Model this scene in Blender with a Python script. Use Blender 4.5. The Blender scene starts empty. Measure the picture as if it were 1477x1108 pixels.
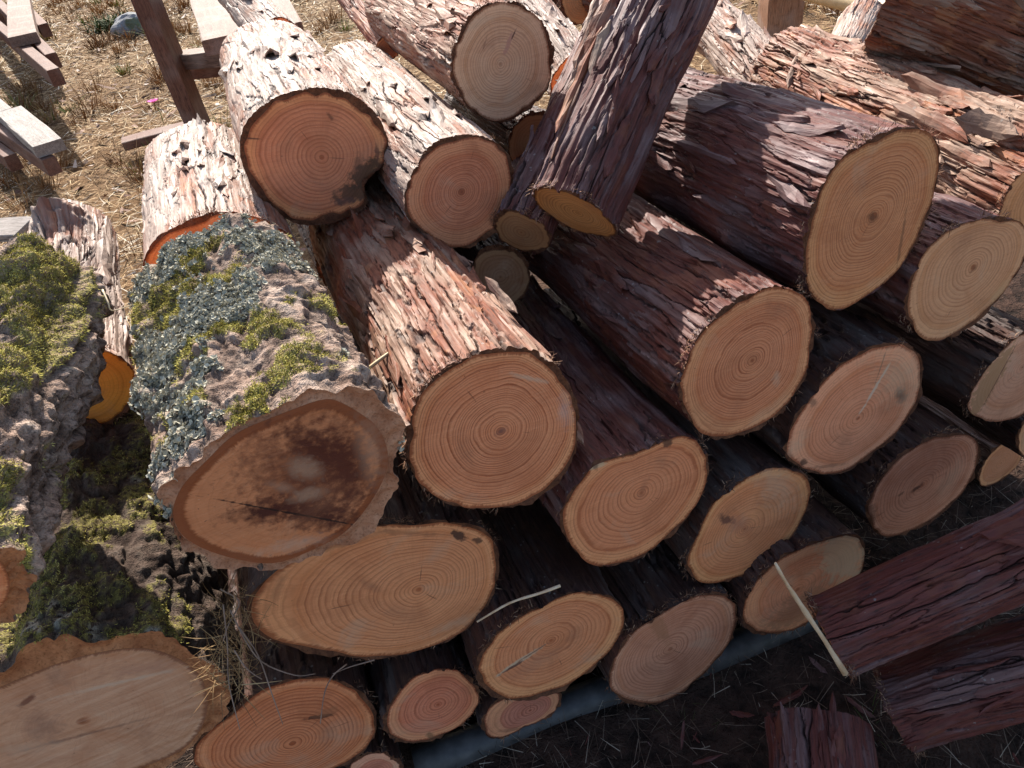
import bpy, math, random
import numpy as np
from mathutils import Vector, Matrix
random.seed(7)
rng = np.random.default_rng(7)
scn = bpy.context.scene

# ------------------------------------------------------------------ camera
CAM_H, PITCH, ROLL, FPX = 1.35, 38.0, 9.0, 1067.0
_p, _r = math.radians(PITCH), math.radians(ROLL)
CF = np.array([0, math.cos(_p), -math.sin(_p)])
_U = np.array([0, math.sin(_p), math.cos(_p)])
_R = np.array([1.0, 0, 0])
SR = math.cos(_r) * _R - math.sin(_r) * _U
SU = math.sin(_r) * _R + math.cos(_r) * _U
CP = np.array([0, 0, CAM_H])
cam = bpy.data.cameras.new('camera')
cam.sensor_width = 36.0
cam.lens = FPX * 36.0 / 1477.0
cam.clip_start = 0.02
cam.clip_end = 500
cam_o = bpy.data.objects.new('camera', cam)
scn.collection.objects.link(cam_o)
m = Matrix(((SR[0], SU[0], -CF[0], CP[0]), (SR[1], SU[1], -CF[1], CP[1]), (SR[2], SU[2], -CF[2], CP[2]), (0, 0, 0, 1)))
cam_o.matrix_world = m
scn.camera = cam_o

# ------------------------------------------------------------------ light
SUN_EL, SUN_AZ = 36.5, -13.0          # azimuth clockwise from +Y
SUN_STRENGTH, SKY_STRENGTH, EXPOSURE = 5.0, 0.12, 1.08
w = bpy.data.worlds.new('World')
scn.world = w
w.use_nodes = True
nt = w.node_tree
nt.nodes.clear()
sky = nt.nodes.new('ShaderNodeTexSky')
sky.sky_type = 'NISHITA'
sky.sun_disc = False
sky.sun_elevation = math.radians(SUN_EL)
sky.sun_rotation = math.radians(SUN_AZ)
sky.air_density = 1.0
sky.dust_density = 2.0
sky.ozone_density = 1.0
bg = nt.nodes.new('ShaderNodeBackground')
bg.inputs['Strength'].default_value = SKY_STRENGTH
wo = nt.nodes.new('ShaderNodeOutputWorld')
nt.links.new(sky.outputs[0], bg.inputs[0])
nt.links.new(bg.outputs[0], wo.inputs[0])
sun = bpy.data.lights.new('sun', 'SUN')
sun.energy = SUN_STRENGTH
sun.angle = math.radians(0.5)
sun.color = (1.0, 0.95, 0.87)
sun_o = bpy.data.objects.new('sun', sun)
scn.collection.objects.link(sun_o)
_e, _a = math.radians(SUN_EL), math.radians(SUN_AZ)
SDIR = Vector((math.sin(_a) * math.cos(_e), math.cos(_a) * math.cos(_e), math.sin(_e)))
sun_o.rotation_euler = SDIR.to_track_quat('Z', 'Y').to_euler()
vs = scn.view_settings
vs.view_transform = 'Standard'
vs.look = 'None'
vs.gamma = 1
vs.use_curve_mapping = False
vs.exposure = EXPOSURE
scn.render.engine = 'CYCLES'

# ------------------------------------------------------------------ helpers
def ray(x, y):
    return CF + (x - 738.5) / FPX * SR + (554 - y) / FPX * SU

def at(x, y, t):
    return CP + ray(x, y) * t

GZ = -0.06
def on_ground(x, y, z=0.0):
    r = ray(x, y); z = z + GZ
    return CP + r * ((z - CAM_H) / r[2])

def nrm(v):
    v = np.asarray(v, float)
    return v / np.linalg.norm(v)

def hsh(ix, iy, seed):
    ix = ix.astype(np.int64); iy = iy.astype(np.int64)
    h = (ix * 374761393 + iy * 668265263 + int(seed) * 974634777) & 0xffffffff
    h = ((h ^ (h >> 13)) * 1274126177) & 0xffffffff
    h = ((h ^ (h >> 16)) * 2246822519) & 0xffffffff
    return ((h ^ (h >> 15)) & 0xffffff) / float(0xffffff)

def vnoise(x, y, seed=0, per=None):
    x = np.asarray(x, float); y = np.asarray(y, float)
    x, y = np.broadcast_arrays(x, y)
    ix = np.floor(x); iy = np.floor(y)
    fx = x - ix; fy = y - iy
    fx = fx * fx * (3 - 2 * fx); fy = fy * fy * (3 - 2 * fy)
    def g(a, b):
        if per: a = np.mod(a, per)
        return hsh(a, b, seed)
    return 2 * ((g(ix, iy) * (1 - fx) + g(ix + 1, iy) * fx) * (1 - fy) + (g(ix, iy + 1) * (1 - fx) + g(ix + 1, iy + 1) * fx) * fy) - 1

def fbm(x, y, seed=0, per=None, octv=3):
    o = 0; a = 1; tot = 0
    for k in range(octv):
        o = o + a * vnoise(x * 2 ** k, y * 2 ** k, seed + k * 17, per * 2 ** k if per else None)
        tot += a; a *= 0.5
    return o / tot

def worley(x, y, seed, per, jit=0.9):
    ix = np.floor(x); iy = np.floor(y)
    f1 = np.full(x.shape, 9.0); f2 = np.full(x.shape, 9.0)
    idv = np.zeros(x.shape); dy1 = np.zeros(x.shape); dx1 = np.zeros(x.shape)
    for dx in (-1, 0, 1):
        for dy in (-1, 0, 1):
            cx = ix + dx; cy = iy + dy
            mx = np.mod(cx, per)
            px = cx + 0.5 + jit * (hsh(mx, cy, seed) - 0.5)
            py = cy + 0.5 + jit * (hsh(mx, cy, seed + 5) - 0.5)
            d = np.hypot(x - px, y - py)
            new = d < f1
            f2 = np.where(new, f1, np.minimum(f2, d))
            idv = np.where(new, hsh(mx, cy, seed + 9), idv)
            dy1 = np.where(new, y - py, dy1)
            dx1 = np.where(new, x - px, dx1)
            f1 = np.where(new, d, f1)
    return f1, f2, idv, dx1, dy1

def sstep(a, b, x):
    t = np.clip((x - a) / (b - a), 0, 1)
    return t * t * (3 - 2 * t)

def mesh(name, V, Fc, mat=None, parent=None, attrs=None, smooth=True, loc=None):
    V = np.asarray(V, np.float32)
    if loc is not None:
        V = V - np.asarray(loc, np.float32)
    Fc = np.asarray(Fc, np.int32)
    me = bpy.data.meshes.new(name)
    k = Fc.shape[1]
    me.vertices.add(len(V)); me.vertices.foreach_set('co', V.ravel())
    me.loops.add(Fc.size); me.loops.foreach_set('vertex_index', Fc.ravel())
    me.polygons.add(len(Fc)); me.polygons.foreach_set('loop_start', np.arange(0, Fc.size, k, dtype=np.int32))
    me.update(calc_edges=True)
    if smooth is not None:
        me.polygons.foreach_set('use_smooth', np.full(len(Fc), bool(smooth)))
    for a, d in (attrs or {}).items():
        d = np.asarray(d, np.float32)
        if d.ndim == 2:
            at_ = me.attributes.new(a, 'FLOAT_VECTOR', 'POINT'); at_.data.foreach_set('vector', d.ravel())
        else:
            at_ = me.attributes.new(a, 'FLOAT', 'POINT'); at_.data.foreach_set('value', d)
    if mat: me.materials.append(mat)
    o = bpy.data.objects.new(name, me)
    scn.collection.objects.link(o)
    if parent: o.parent = parent
    elif loc is not None: o.location = Vector([float(c) for c in loc])
    return o

def thing(name, label, cat, loc, group=None):
    o = bpy.data.objects.new(name, None)
    scn.collection.objects.link(o)
    o.location = Vector([float(c) for c in loc])
    o.empty_display_size = 0.05
    o['label'] = label; o['category'] = cat
    if group: o['group'] = group
    return o

def grid_faces(nr, nc, wrap=True):
    i = np.arange(nr - 1)[:, None]; j = np.arange(nc if wrap else nc - 1)[None, :]
    j2 = (j + 1) % nc
    a = i * nc + j; b = i * nc + j2; c = (i + 1) * nc + j2; d = (i + 1) * nc + j
    return np.stack([a, b, c, d], -1).reshape(-1, 4)

# ------------------------------------------------------------------ material node helper
class NT:
    def __init__(s, name, rough=0.8, spec=0.3):
        s.m = bpy.data.materials.new(name); s.m.use_nodes = True
        s.t = s.m.node_tree; s.n = s.t.nodes; s.n.clear()
        s.out = s.n.new('ShaderNodeOutputMaterial')
        s.b = s.n.new('ShaderNodeBsdfPrincipled')
        s.b.inputs['Roughness'].default_value = rough
        s.b.inputs['Specular IOR Level'].default_value = spec
        s.t.links.new(s.b.outputs[0], s.out.inputs[0])
    def L(s, a, b):
        s.t.links.new(a, b)
    def setin(s, sock, v):
        if hasattr(v, 'is_output'): s.L(v, sock)
        elif isinstance(v, tuple) and len(v) == 3 and sock.type == 'RGBA': sock.default_value = (*v, 1)
        else: sock.default_value = v
    def attr(s, name, vec=False):
        a = s.n.new('ShaderNodeAttribute'); a.attribute_name = name
        return a.outputs['Vector'] if vec else a.outputs['Fac']
    def math(s, op, a, b=0.0, c=0.0, clamp=False):
        n = s.n.new('ShaderNodeMath'); n.operation = op; n.use_clamp = clamp
        s.setin(n.inputs[0], a); s.setin(n.inputs[1], b)
        if op in ('MULTIPLY_ADD', 'SMOOTH_MIN', 'WRAP', 'COMPARE'): s.setin(n.inputs[2], c)
        return n.outputs[0]
    def vm(s, op, a, b=(0, 0, 0)):
        n = s.n.new('ShaderNodeVectorMath'); n.operation = op
        s.setin(n.inputs[0], a)
        if op == 'SCALE': s.setin(n.inputs[3], b)
        else: s.setin(n.inputs[1], b)
        return n.outputs[1] if op in ('LENGTH', 'DOT_PRODUCT') else n.outputs[0]
    def noise(s, vec, scale=5.0, detail=3, rough=0.55, dist=0.0, dim='3D'):
        n = s.n.new('ShaderNodeTexNoise'); n.noise_dimensions = dim
        if dim == '1D': s.setin(n.inputs['W'], vec)
        else: s.setin(n.inputs['Vector'], vec)
        n.inputs['Scale'].default_value = scale; n.inputs['Detail'].default_value = detail
        n.inputs['Roughness'].default_value = rough; n.inputs['Distortion'].default_value = dist
        return n.outputs[0]
    def ramp(s, f, pts, interp='LINEAR'):
        n = s.n.new('ShaderNodeValToRGB'); cr = n.color_ramp; cr.interpolation = interp
        def col(c): return (c, c, c, 1) if not isinstance(c, tuple) else (*c, 1)
        cr.elements[0].position = pts[0][0]; cr.elements[0].color = col(pts[0][1])
        cr.elements[1].position = pts[-1][0]; cr.elements[1].color = col(pts[-1][1])
        for p, c in pts[1:-1]:
            e = cr.elements.new(p); e.color = col(c)
        s.setin(n.inputs[0], f)
        return n.outputs[0]
    def mix(s, f, a, b, mode='MIX'):
        n = s.n.new('ShaderNodeMix'); n.data_type = 'RGBA'; n.blend_type = mode
        s.setin(n.inputs[0], f); s.setin(n.inputs[6], a); s.setin(n.inputs[7], b)
        return n.outputs[2]
    def bump(s, h, strength=0.5, dist=0.002, prev=None):
        n = s.n.new('ShaderNodeBump'); n.inputs['Strength'].default_value = strength
        n.inputs['Distance'].default_value = dist
        s.setin(n.inputs['Height'], h)
        if prev is not None: s.L(prev, n.inputs['Normal'])
        return n.outputs[0]
    def done(s, col, nor=None, rough=None):
        s.setin(s.b.inputs['Base Color'], col)
        if nor is not None: s.L(nor, s.b.inputs['Normal'])
        if rough is not None: s.setin(s.b.inputs['Roughness'], rough)
        return s.m

# ------------------------------------------------------------------ bark materials
def bark_mat(name, red=(0.16, 0.062, 0.038), grey=(0.30, 0.225, 0.20), orange=(0.33, 0.15, 0.075), greyness=0.5, dark=(0.022, 0.011, 0.009), val=1.0):
    N = NT(name, 0.72, 0.35)
    bc = N.attr('bc', True); pid = N.attr('pid'); crk = N.attr('crk')
    low = N.noise(bc, 9, 3)
    st = N.vm('MULTIPLY', bc, (1, 1, 0.11))
    fib = N.noise(st, 260, 4, 0.6)
    fib2 = N.noise(st, 70, 3, 0.6, 0.6)
    fine = N.noise(bc, 160, 3, 0.6)
    g = N.math('ADD', N.math('MULTIPLY', low, 1.3), N.math('MULTIPLY', pid, 0.75))
    g = N.math('ADD', g, N.math('MULTIPLY', fib2, 0.5))
    g = N.math('SUBTRACT', g, 1.40 - 0.7 * greyness)
    g = N.ramp(g, [(0.0, 0.0), (0.38, 1.0)])
    redv = N.mix(N.ramp(fib, [(0.3, 0.0), (0.7, 1.0)]), tuple(c * 0.6 for c in red), tuple(min(1, c * 1.35) for c in red))
    o_m = N.ramp(N.math('ADD', N.noise(bc, 23, 2), N.math('MULTIPLY', pid, -0.25)), [(0.46, 0.0), (0.56, 1.0)])
    redv = N.mix(N.math('MULTIPLY', o_m, 0.6), redv, orange)
    greyv = N.mix(N.ramp(fib2, [(0.3, 0.0), (0.7, 1.0)]), tuple(c * 0.62 for c in grey), tuple(min(1, c * 1.3) for c in grey))
    col = N.mix(g, redv, greyv)
    col = N.mix(N.ramp(fine, [(0.30, 0.45), (0.40, 0.0)]), col, tuple(c * 0.35 for c in red))
    stk = N.ramp(fib, [(0.30, 0.6), (0.39, 0.0)])
    col = N.mix(stk, col, dark)
    col = N.mix(N.math('MULTIPLY', crk, 0.9), col, dark)
    # small pale lichen dots
    vor = N.n.new('ShaderNodeTexVoronoi'); vor.inputs['Scale'].default_value = 70
    N.L(bc, vor.inputs['Vector'])
    dots = N.math('MULTIPLY', N.math('LESS_THAN', vor.outputs['Distance'], 0.15), N.math('GREATER_THAN', low, 0.56))
    col = N.mix(N.math('MULTIPLY', dots, 0.35), col, (0.34, 0.33, 0.30))
    if val != 1.0:
        col = N.mix(1.0, col, (val, val, val), 'MULTIPLY')
    b = N.bump(fib2, 0.75, 0.004)
    b = N.bump(fib, 0.6, 0.0016, b)
    b = N.bump(fine, 0.35, 0.001, b)
    return N.done(col, b, N.ramp(fib2, [(0.3, 0.85), (0.7, 0.55)]))

def mossy_mat(name, shade_k=1.0):  # second argument scales the bark colours down to paint shade into them
    K = lambda r_, g_, b_: (r_ * shade_k, g_ * shade_k, b_ * shade_k)
    N = NT(name, 0.9, 0.15)
    bc = N.attr('bc', True); crk = N.attr('crk'); moss = N.attr('moss'); lich = N.attr('lich')
    n1 = N.noise(bc, 30, 4); n2 = N.noise(bc, 140, 4, 0.65); n3 = N.noise(bc, 450, 2)
    col = N.ramp(n1, [(0.3, K(0.17, 0.105, 0.075)), (0.5, K(0.36, 0.245, 0.185)), (0.7, K(0.50, 0.38, 0.30))])
    col = N.mix(N.ramp(n2, [(0.35, 0.8), (0.5, 0.0)]), col, (0.05, 0.030, 0.024))
    col = N.mix(N.ramp(n2, [(0.55, 0.0), (0.72, 0.55)]), col, K(0.45, 0.37, 0.31))
    mm = N.math('MULTIPLY', N.math('MULTIPLY', moss, 0.8), N.ramp(n2, [(0.40, 0.0), (0.56, 1.0)]))
    mcol = N.ramp(n3, [(0.3, (0.12, 0.10, 0.028)), (0.7, (0.38, 0.33, 0.09))])
    col = N.mix(mm, col, mcol)
    ll = N.math('MULTIPLY', lich, N.ramp(n2, [(0.42, 0.0), (0.48, 1.0)]))
    col = N.mix(ll, col, N.ramp(n3, [(0.3, (0.24, 0.215, 0.165)), (0.7, (0.46, 0.42, 0.33))]))
    col = N.mix(N.math('MULTIPLY', crk, 0.8), col, (0.03, 0.018, 0.014))
    b = N.bump(n2, 1.0, 0.009); b = N.bump(n3, 0.9, 0.003, b)
    return N.done(col, b)

def rim_mat(name, c1, c2, scale=60):
    N = NT(name, 0.85, 0.2)
    bc = N.attr('bc', True)
    n = N.noise(bc, scale, 4, 0.65)
    col = N.ramp(n, [(0.3, c1), (0.68, c2)])
    col = N.mix(N.ramp(N.noise(bc, 300, 2), [(0.3, 0.5), (0.5, 0.0)]), col, tuple(c * 0.4 for c in c1))
    return N.done(col, N.bump(N.noise(bc, 220, 4, 0.7), 0.8, 0.003))

# ------------------------------------------------------------------ sawn wood material
HEART = (0.66, 0.262, 0.135); SAP = (0.70, 0.36, 0.185)
def face_mat(name, seed, R, heart=HEART, sap=SAP, sapw=0.2, rings=None, ringk=0.6, edge=0.965, ringcol=None, sawang=20.0, blotch=0.5, spots=(), plain=False, val=1.0, saw=0.5):
    N = NT(name, 0.62, 0.28)
    rg = N.attr('rg'); fm = N.attr('fm', True); rad = N.attr('rad', True)
    off = (seed * 3.17 % 50, seed * 7.31 % 50, seed * 1.7 % 50)
    fmo = N.vm('ADD', fm, off)
    rr_ = np.random.default_rng(seed + 400)
    k_ = rr_.uniform(1.10, 1.20); tint = (k_, k_ * rr_.uniform(0.93, 0.99), k_ * rr_.uniform(0.82, 0.96))
    heart = tuple(c * t_ for c, t_ in zip(heart, tint))
    sap = tuple((0.62 * a_ + 0.38 * b_) * t_ for a_, b_, t_ in zip(sap, heart, tint))
    ringk = min(1.0, ringk * 1.2)
    if rings is None: rings = max(8, int(R / 0.0065))
    if ringcol is None: ringcol = tuple(c * k for c, k in zip(heart, (0.36, 0.22, 0.18)))
    nlow = N.noise(fmo, 14, 2)
    nmid = N.noise(fmo, 60, 3)
    w1 = N.noise(N.math('ADD', N.math('MULTIPLY', rg, 5.0), seed * 1.3), 1.0, 2, 0.6, 0, '1D')
    r2 = N.math('ADD', rg, N.math('MULTIPLY', N.math('SUBTRACT', nlow, 0.5), 0.085))
    r2 = N.math('ADD', r2, N.math('MULTIPLY', N.math('SUBTRACT', nmid, 0.5), 0.010))
    r3 = N.math('ADD', r2, N.math('MULTIPLY', w1, 0.11))
    ph = N.math('MULTIPLY', r3, float(rings))
    fr = N.math('FRACT', ph)
    line = N.ramp(fr, [(0.0, 0.15), (0.25, 0.0), (0.6, 0.35), (0.8, 1.0), (0.92, 0.9), (1.0, 0.15)])
    stn = N.noise(N.math('FLOOR', ph), 0.77, 1, 0.5, 0, '1D')
    stn = N.ramp(stn, [(0.34, 0.42), (0.62, 1.0)])
    # a finer family of rings between the strong ones
    fr2 = N.math('FRACT', N.math('MULTIPLY', r3, float(rings) * 2.63))
    line2 = N.ramp(fr2, [(0.0, 0.0), (0.6, 0.1), (0.85, 1.0), (1.0, 0.0)])
    sb = 1.0 - sapw
    col = N.ramp(r2, [(0.0, tuple(c * k for c, k in zip(heart, (0.45, 0.30, 0.25)))), (0.022, tuple(c * k for c, k in zip(heart, (0.60, 0.45, 0.38)))), (0.05, heart),
                      (0.35, tuple(c * k for c, k in zip(heart, (1.0, 1.04, 1.08)))), (sb - 0.06, heart), (sb, tuple(c * k for c, k in zip(heart, (0.92, 0.86, 0.78)))),
                      (sb + 0.035, tuple((a * 0.6 + b * 0.4) for a, b in zip(sap, heart))), (sb + 0.09, sap), (1.0, sap)])
    inner = N.ramp(r2, [(0.0, 1.0), (sb, 0.9), (min(0.99, sb + 0.08), 0.7), (1.0, 0.6)])
    ls = N.math('MULTIPLY', N.math('MULTIPLY', line, stn), inner)
    if plain: ringk *= 0.12
    # rings fade in patches where the saw smeared them
    fade = N.ramp(N.noise(fmo, 22, 3), [(0.34, 0.75), (0.6, 1.0)])
    ls = N.math('MULTIPLY', ls, fade)
    col = N.mix(N.math('MULTIPLY', ls, ringk), col, ringcol)
    col = N.mix(N.math('MULTIPLY', N.math('MULTIPLY', line2, inner), ringk * 0.28), col, ringcol)
    # radial grain
    rn = N.noise(N.vm('MULTIPLY', rad, (1, 1, 1)), 34, 3, 0.6)
    col = N.mix(N.ramp(rn, [(0.30, 0.28), (0.5, 0.0)]), col, tuple(c * k for c, k in zip(heart, (0.62, 0.5, 0.42))))
    # saw marks
    a = math.radians(sawang)
    mp = N.n.new('ShaderNodeMapping'); mp.inputs['Rotation'].default_value = (0, 0, a); mp.inputs['Scale'].default_value = (1.0, 14.0, 1)
    N.L(fmo, mp.inputs[0])
    sw = N.noise(mp.outputs[0], 26 if not plain else 9, 4, 0.6, 0.25)
    swk = saw if not plain else 1.6
    col = N.mix(N.ramp(sw, [(0.5, 0.0), (0.72, 0.34 * swk)]), col, tuple(min(1, c * k) for c, k in zip(sap, (1.12, 1.25, 1.4))))
    col = N.mix(N.ramp(sw, [(0.28, 0.42 * swk), (0.45, 0.0)]), col, tuple(c * k for c, k in zip(heart, (0.7, 0.6, 0.5))))
    bl = N.noise(fmo, 19, 3, 0.6, 0.5)
    col = N.mix(N.ramp(bl, [(0.5, 0.0), (0.75, 0.55 * blotch)]), col, tuple(c * k for c, k in zip(heart, (0.80, 0.62, 0.5))))
    col = N.mix(N.ramp(bl, [(0.25, 0.35 * blotch), (0.45, 0.0)]), col, tuple(min(1, c * 1.1) for c in sap))
    # specks
    sp = N.noise(fmo, 420, 2, 0.7)
    col = N.mix(N.ramp(sp, [(0.66, 0.0), (0.74, 0.5)]), col, (0.62, 0.50, 0.38))
    col = N.mix(N.ramp(N.noise(fmo, 190, 2), [(0.24, 0.55), (0.31, 0.0)]), col, (0.12, 0.05, 0.03))
    dn = N.noise(fmo, 8.5, 4, 0.62, 0.8)
    col = N.mix(N.ramp(dn, [(0.52, 0.0), (0.70, 0.42)]), col, tuple(c * k for c, k in zip(heart, (0.50, 0.40, 0.36))))
    col = N.mix(N.ramp(dn, [(0.30, 0.30), (0.42, 0.0)]), col, (0.56, 0.40, 0.27))
    # rough outer edge stained by the bark
    en = N.math('ADD', N.attr('te'), N.math('MULTIPLY', N.math('SUBTRACT', N.noise(rad, 30, 4, 0.7), 0.5), 0.10))
    col = N.mix(N.ramp(en, [(edge - 0.012, 0.0), (edge + 0.018, 0.85)]), col, tuple(c * k for c, k in zip(heart, (0.36, 0.24, 0.19))))
    wn = N.noise(fmo, 95, 3, 0.6)
    for (c, ax, ratio, scol, stg, soft) in spots:
        L_ = math.hypot(*ax); ux, uy = ax[0] / L_, ax[1] / L_
        d = N.vm('SUBTRACT', fm, (c[0], c[1], 0))
        da = N.math('DIVIDE', N.vm('DOT_PRODUCT', d, (ux, uy, 0)), L_)
        db = N.math('DIVIDE', N.vm('DOT_PRODUCT', d, (-uy, ux, 0)), L_ * ratio)
        q = N.math('SQRT', N.math('ADD', N.math('MULTIPLY', da, da), N.math('MULTIPLY', db, db)))
        q = N.math('ADD', q, N.math('MULTIPLY', N.math('SUBTRACT', wn, 0.5), 1.5))
        q = N.math('ADD', q, N.math('MULTIPLY', N.math('SUBTRACT', nmid, 0.5), 0.9))
        f = N.ramp(q, [(max(0.0, 1 - soft), stg), (1.0, 0.0)]) if soft < 1 else N.ramp(q, [(0.0, stg), (1.0, 0.0)])
        col = N.mix(f, col, scol)
    if val != 1.0: col = N.mix(1.0, col, (val, val, val), 'MULTIPLY')
    b = N.bump(sw, 0.45, 0.0016)
    b = N.bump(sp, 0.35, 0.0006, b)
    b = N.bump(line, 0.3, 0.0007, b)
    return N.done(col, b, N.ramp(nmid, [(0.3, 0.72), (0.7, 0.52)]))

# ------------------------------------------------------------------ the log builder
VP = (240, -110)
D0 = nrm(ray(*VP))
BM = {}
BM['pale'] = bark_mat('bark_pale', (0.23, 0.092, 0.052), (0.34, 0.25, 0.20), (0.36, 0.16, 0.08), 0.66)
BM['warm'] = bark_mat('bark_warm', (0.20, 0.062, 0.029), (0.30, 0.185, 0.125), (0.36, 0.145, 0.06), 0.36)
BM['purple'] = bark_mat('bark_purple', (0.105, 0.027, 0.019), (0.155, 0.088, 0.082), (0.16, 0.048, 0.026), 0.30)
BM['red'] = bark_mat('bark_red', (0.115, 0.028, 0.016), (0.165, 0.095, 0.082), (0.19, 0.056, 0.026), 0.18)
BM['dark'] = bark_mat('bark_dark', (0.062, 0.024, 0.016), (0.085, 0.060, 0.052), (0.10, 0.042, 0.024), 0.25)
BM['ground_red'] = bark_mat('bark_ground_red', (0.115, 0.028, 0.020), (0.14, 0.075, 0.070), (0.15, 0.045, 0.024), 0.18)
MOSS = mossy_mat('bark_mossy')
MOSS_SHADED = mossy_mat('bark_mossy_shaded', 0.32)  # darker copy of the mossy bark, shade over the corner log painted in
RIM = rim_mat('bark_rim', (0.07, 0.026, 0.014), (0.19, 0.078, 0.038))
RIMT = rim_mat('thick_bark_rim', (0.34, 0.135, 0.065), (0.60, 0.33, 0.20), 26)
RIMT2 = rim_mat('thick_bark_rim_orange', (0.28, 0.10, 0.04), (0.56, 0.25, 0.11), 40)
LOGS = {}
def tone_mat(name, pts, rough=0.8, spec=0.2):
    N = NT(name, rough, spec)
    col = N.ramp(N.attr('tone'), pts)
    return N.done(col)
def blades(name, P0, D, Ln, Wd, bend, tone, mat, label=None, cat=None, seg=3):
    n = len(P0)
    D = D / np.linalg.norm(D, axis=1)[:, None]
    S = np.cross(D, np.array([0, 0, 1.0]) + 0.3 * rng.normal(0, 1, (n, 3))); S /= np.linalg.norm(S, axis=1)[:, None] + 1e-9
    B = np.cross(S, D)
    k = np.linspace(0, 1, seg + 1)
    wk = np.array([1.0] + [1 - 0.75 * q ** 2 for q in k[1:]])
    ctr = P0[:, None, :] + D[:, None, :] * (Ln[:, None] * k[None, :])[..., None] - B[:, None, :] * (bend[:, None] * Ln[:, None] * k[None, :] ** 2)[..., None]
    hw = (Wd[:, None] * wk[None, :] * 0.5)[..., None] * S[:, None, :]
    V = np.stack([ctr - hw, ctr + hw], 2).reshape(-1, 3)
    base = np.arange(n)[:, None] * (2 * (seg + 1)); kk = np.arange(seg)[None, :] * 2
    a = base + kk
    Fc = np.stack([a, a + 1, a + 3, a + 2], -1).reshape(-1, 4)
    o = mesh(name, V, Fc, mat, None, dict(tone=np.repeat(tone, 2 * (seg + 1))), smooth=False)
    if label:
        o['label'] = label; o['category'] = cat
    o['kind'] = 'stuff'
    return o

FIB = tone_mat('bark_fibre', [(0, (.06, .025, .014)), (.6, (.20, .09, .05)), (1, (.42, .26, .16))])

FLK = []
def make_flakes():
    for k in range(16):
        r = np.random.default_rng(100 + k)
        nu, nv = 9, 4
        u = np.linspace(-1, 1, nu)[:, None] * np.ones((1, nv)); v = np.linspace(-1, 1, nv)[None, :] * np.ones((nu, 1))
        L, W = 0.5, 0.5 * r.uniform(0.09, 0.22)
        prof = (1 - np.abs(np.linspace(-1, 1, nu)) ** r.uniform(2, 5)) ** 0.6 * r.uniform(0.6, 1.1, nu) + 0.08
        y = v * W * prof[:, None] + 0.10 * W * vnoise(u * 2.0, v * 0 + k, k)
        x = u * L + 0.05 * L * r.normal(0, 1, (nu, nv)) * (np.abs(u) > 0.6)
        curl = r.uniform(0.0, 0.10); tw = r.uniform(-0.05, 0.05)
        z = curl * np.clip(u, 0, 1) ** 2 + 0.35 * r.uniform(0.0, 1) * curl * np.clip(-u, 0, 1) ** 2 + tw * u * v - 0.04 * v ** 2 + r.normal(0, 0.006, (nu, nv))
        th = 0.013
        top = np.stack([x, y, z + th], -1).reshape(-1, 3); bot = np.stack([x * 0.98, y * 0.94, z - th * 0.4], -1).reshape(-1, 3)
        V = np.concatenate([top, bot])
        f2 = grid_faces(nu, nv, False) + nu * nv; f1 = (f2 - nu * nv)[:, ::-1]
        idx = np.arange(nu * nv).reshape(nu, nv)
        loop = list(idx[0, :]) + list(idx[1:, -1]) + list(idx[-1, -2::-1]) + list(idx[-2:0:-1, 0])
        side = [[loop[(i + 1) % len(loop)], loop[i], loop[i] + nu * nv, loop[(i + 1) % len(loop)] + nu * nv] for i in range(len(loop))]
        Fc = np.concatenate([f1, f2, np.array(side)])
        bc = V[:, [1, 2, 0]] * 0.12 + k
        o = mesh('bark_flake', V, Fc, None, None, dict(bc=bc, pid=np.full(len(V), r.uniform(0.2, 1)), crk=np.zeros(len(V))), smooth=False)
        me = o.data; me.materials.append(BM['pale'])
        bpy.data.objects.remove(o)
        FLK.append(me)
make_flakes()

def plane_px(pl, P0, d, e1, e2):
    out = []
    for x, y in pl:
        r = ray(x, y)
        q = CP + r * ((P0 - CP) @ d) / (r @ d) - P0
        out.append((q @ e1, q @ e2))
    return np.array(out)

def polar(poly, org, th):
    """distance from org to a closed outline along each angle (farthest crossing)"""
    p = poly - org
    q = np.roll(p, -1, 0)
    R = np.zeros(len(th))
    for i, t in enumerate(th):
        c, s = math.cos(t), math.sin(t)
        den = (q[:, 0] - p[:, 0]) * s - (q[:, 1] - p[:, 1]) * c
        with np.errstate(divide='ignore', invalid='ignore'):
            u = (p[:, 1] * c - p[:, 0] * s) / den
            x = p[:, 0] + u * (q[:, 0] - p[:, 0]); y = p[:, 1] + u * (q[:, 1] - p[:, 1])
            rr = x * c + y * s
        ok = (u >= -1e-6) & (u <= 1 + 1e-6) & (rr > 0) & np.isfinite(rr)
        R[i] = rr[ok].max() if ok.any() else 0.1
    return R

def smoothp(poly, it=2):
    p = np.asarray(poly, float)
    for _ in range(it):
        a = 0.75 * p + 0.25 * np.roll(p, -1, 0); b = 0.25 * p + 0.75 * np.roll(p, -1, 0)
        # keep the outline's size: Chaikin on slightly expanded corners
        p = np.stack([a, b], 1).reshape(-1, 2)
    c0 = np.mean(poly, 0)
    A = lambda z: abs(np.sum(z[:, 0] * np.roll(z[:, 1], -1) - z[:, 1] * np.roll(z[:, 0], -1))) / 2
    k = math.sqrt(A(np.asarray(poly, float)) / A(p))
    return (p - p.mean(0)) * k + p.mean(0)

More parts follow.
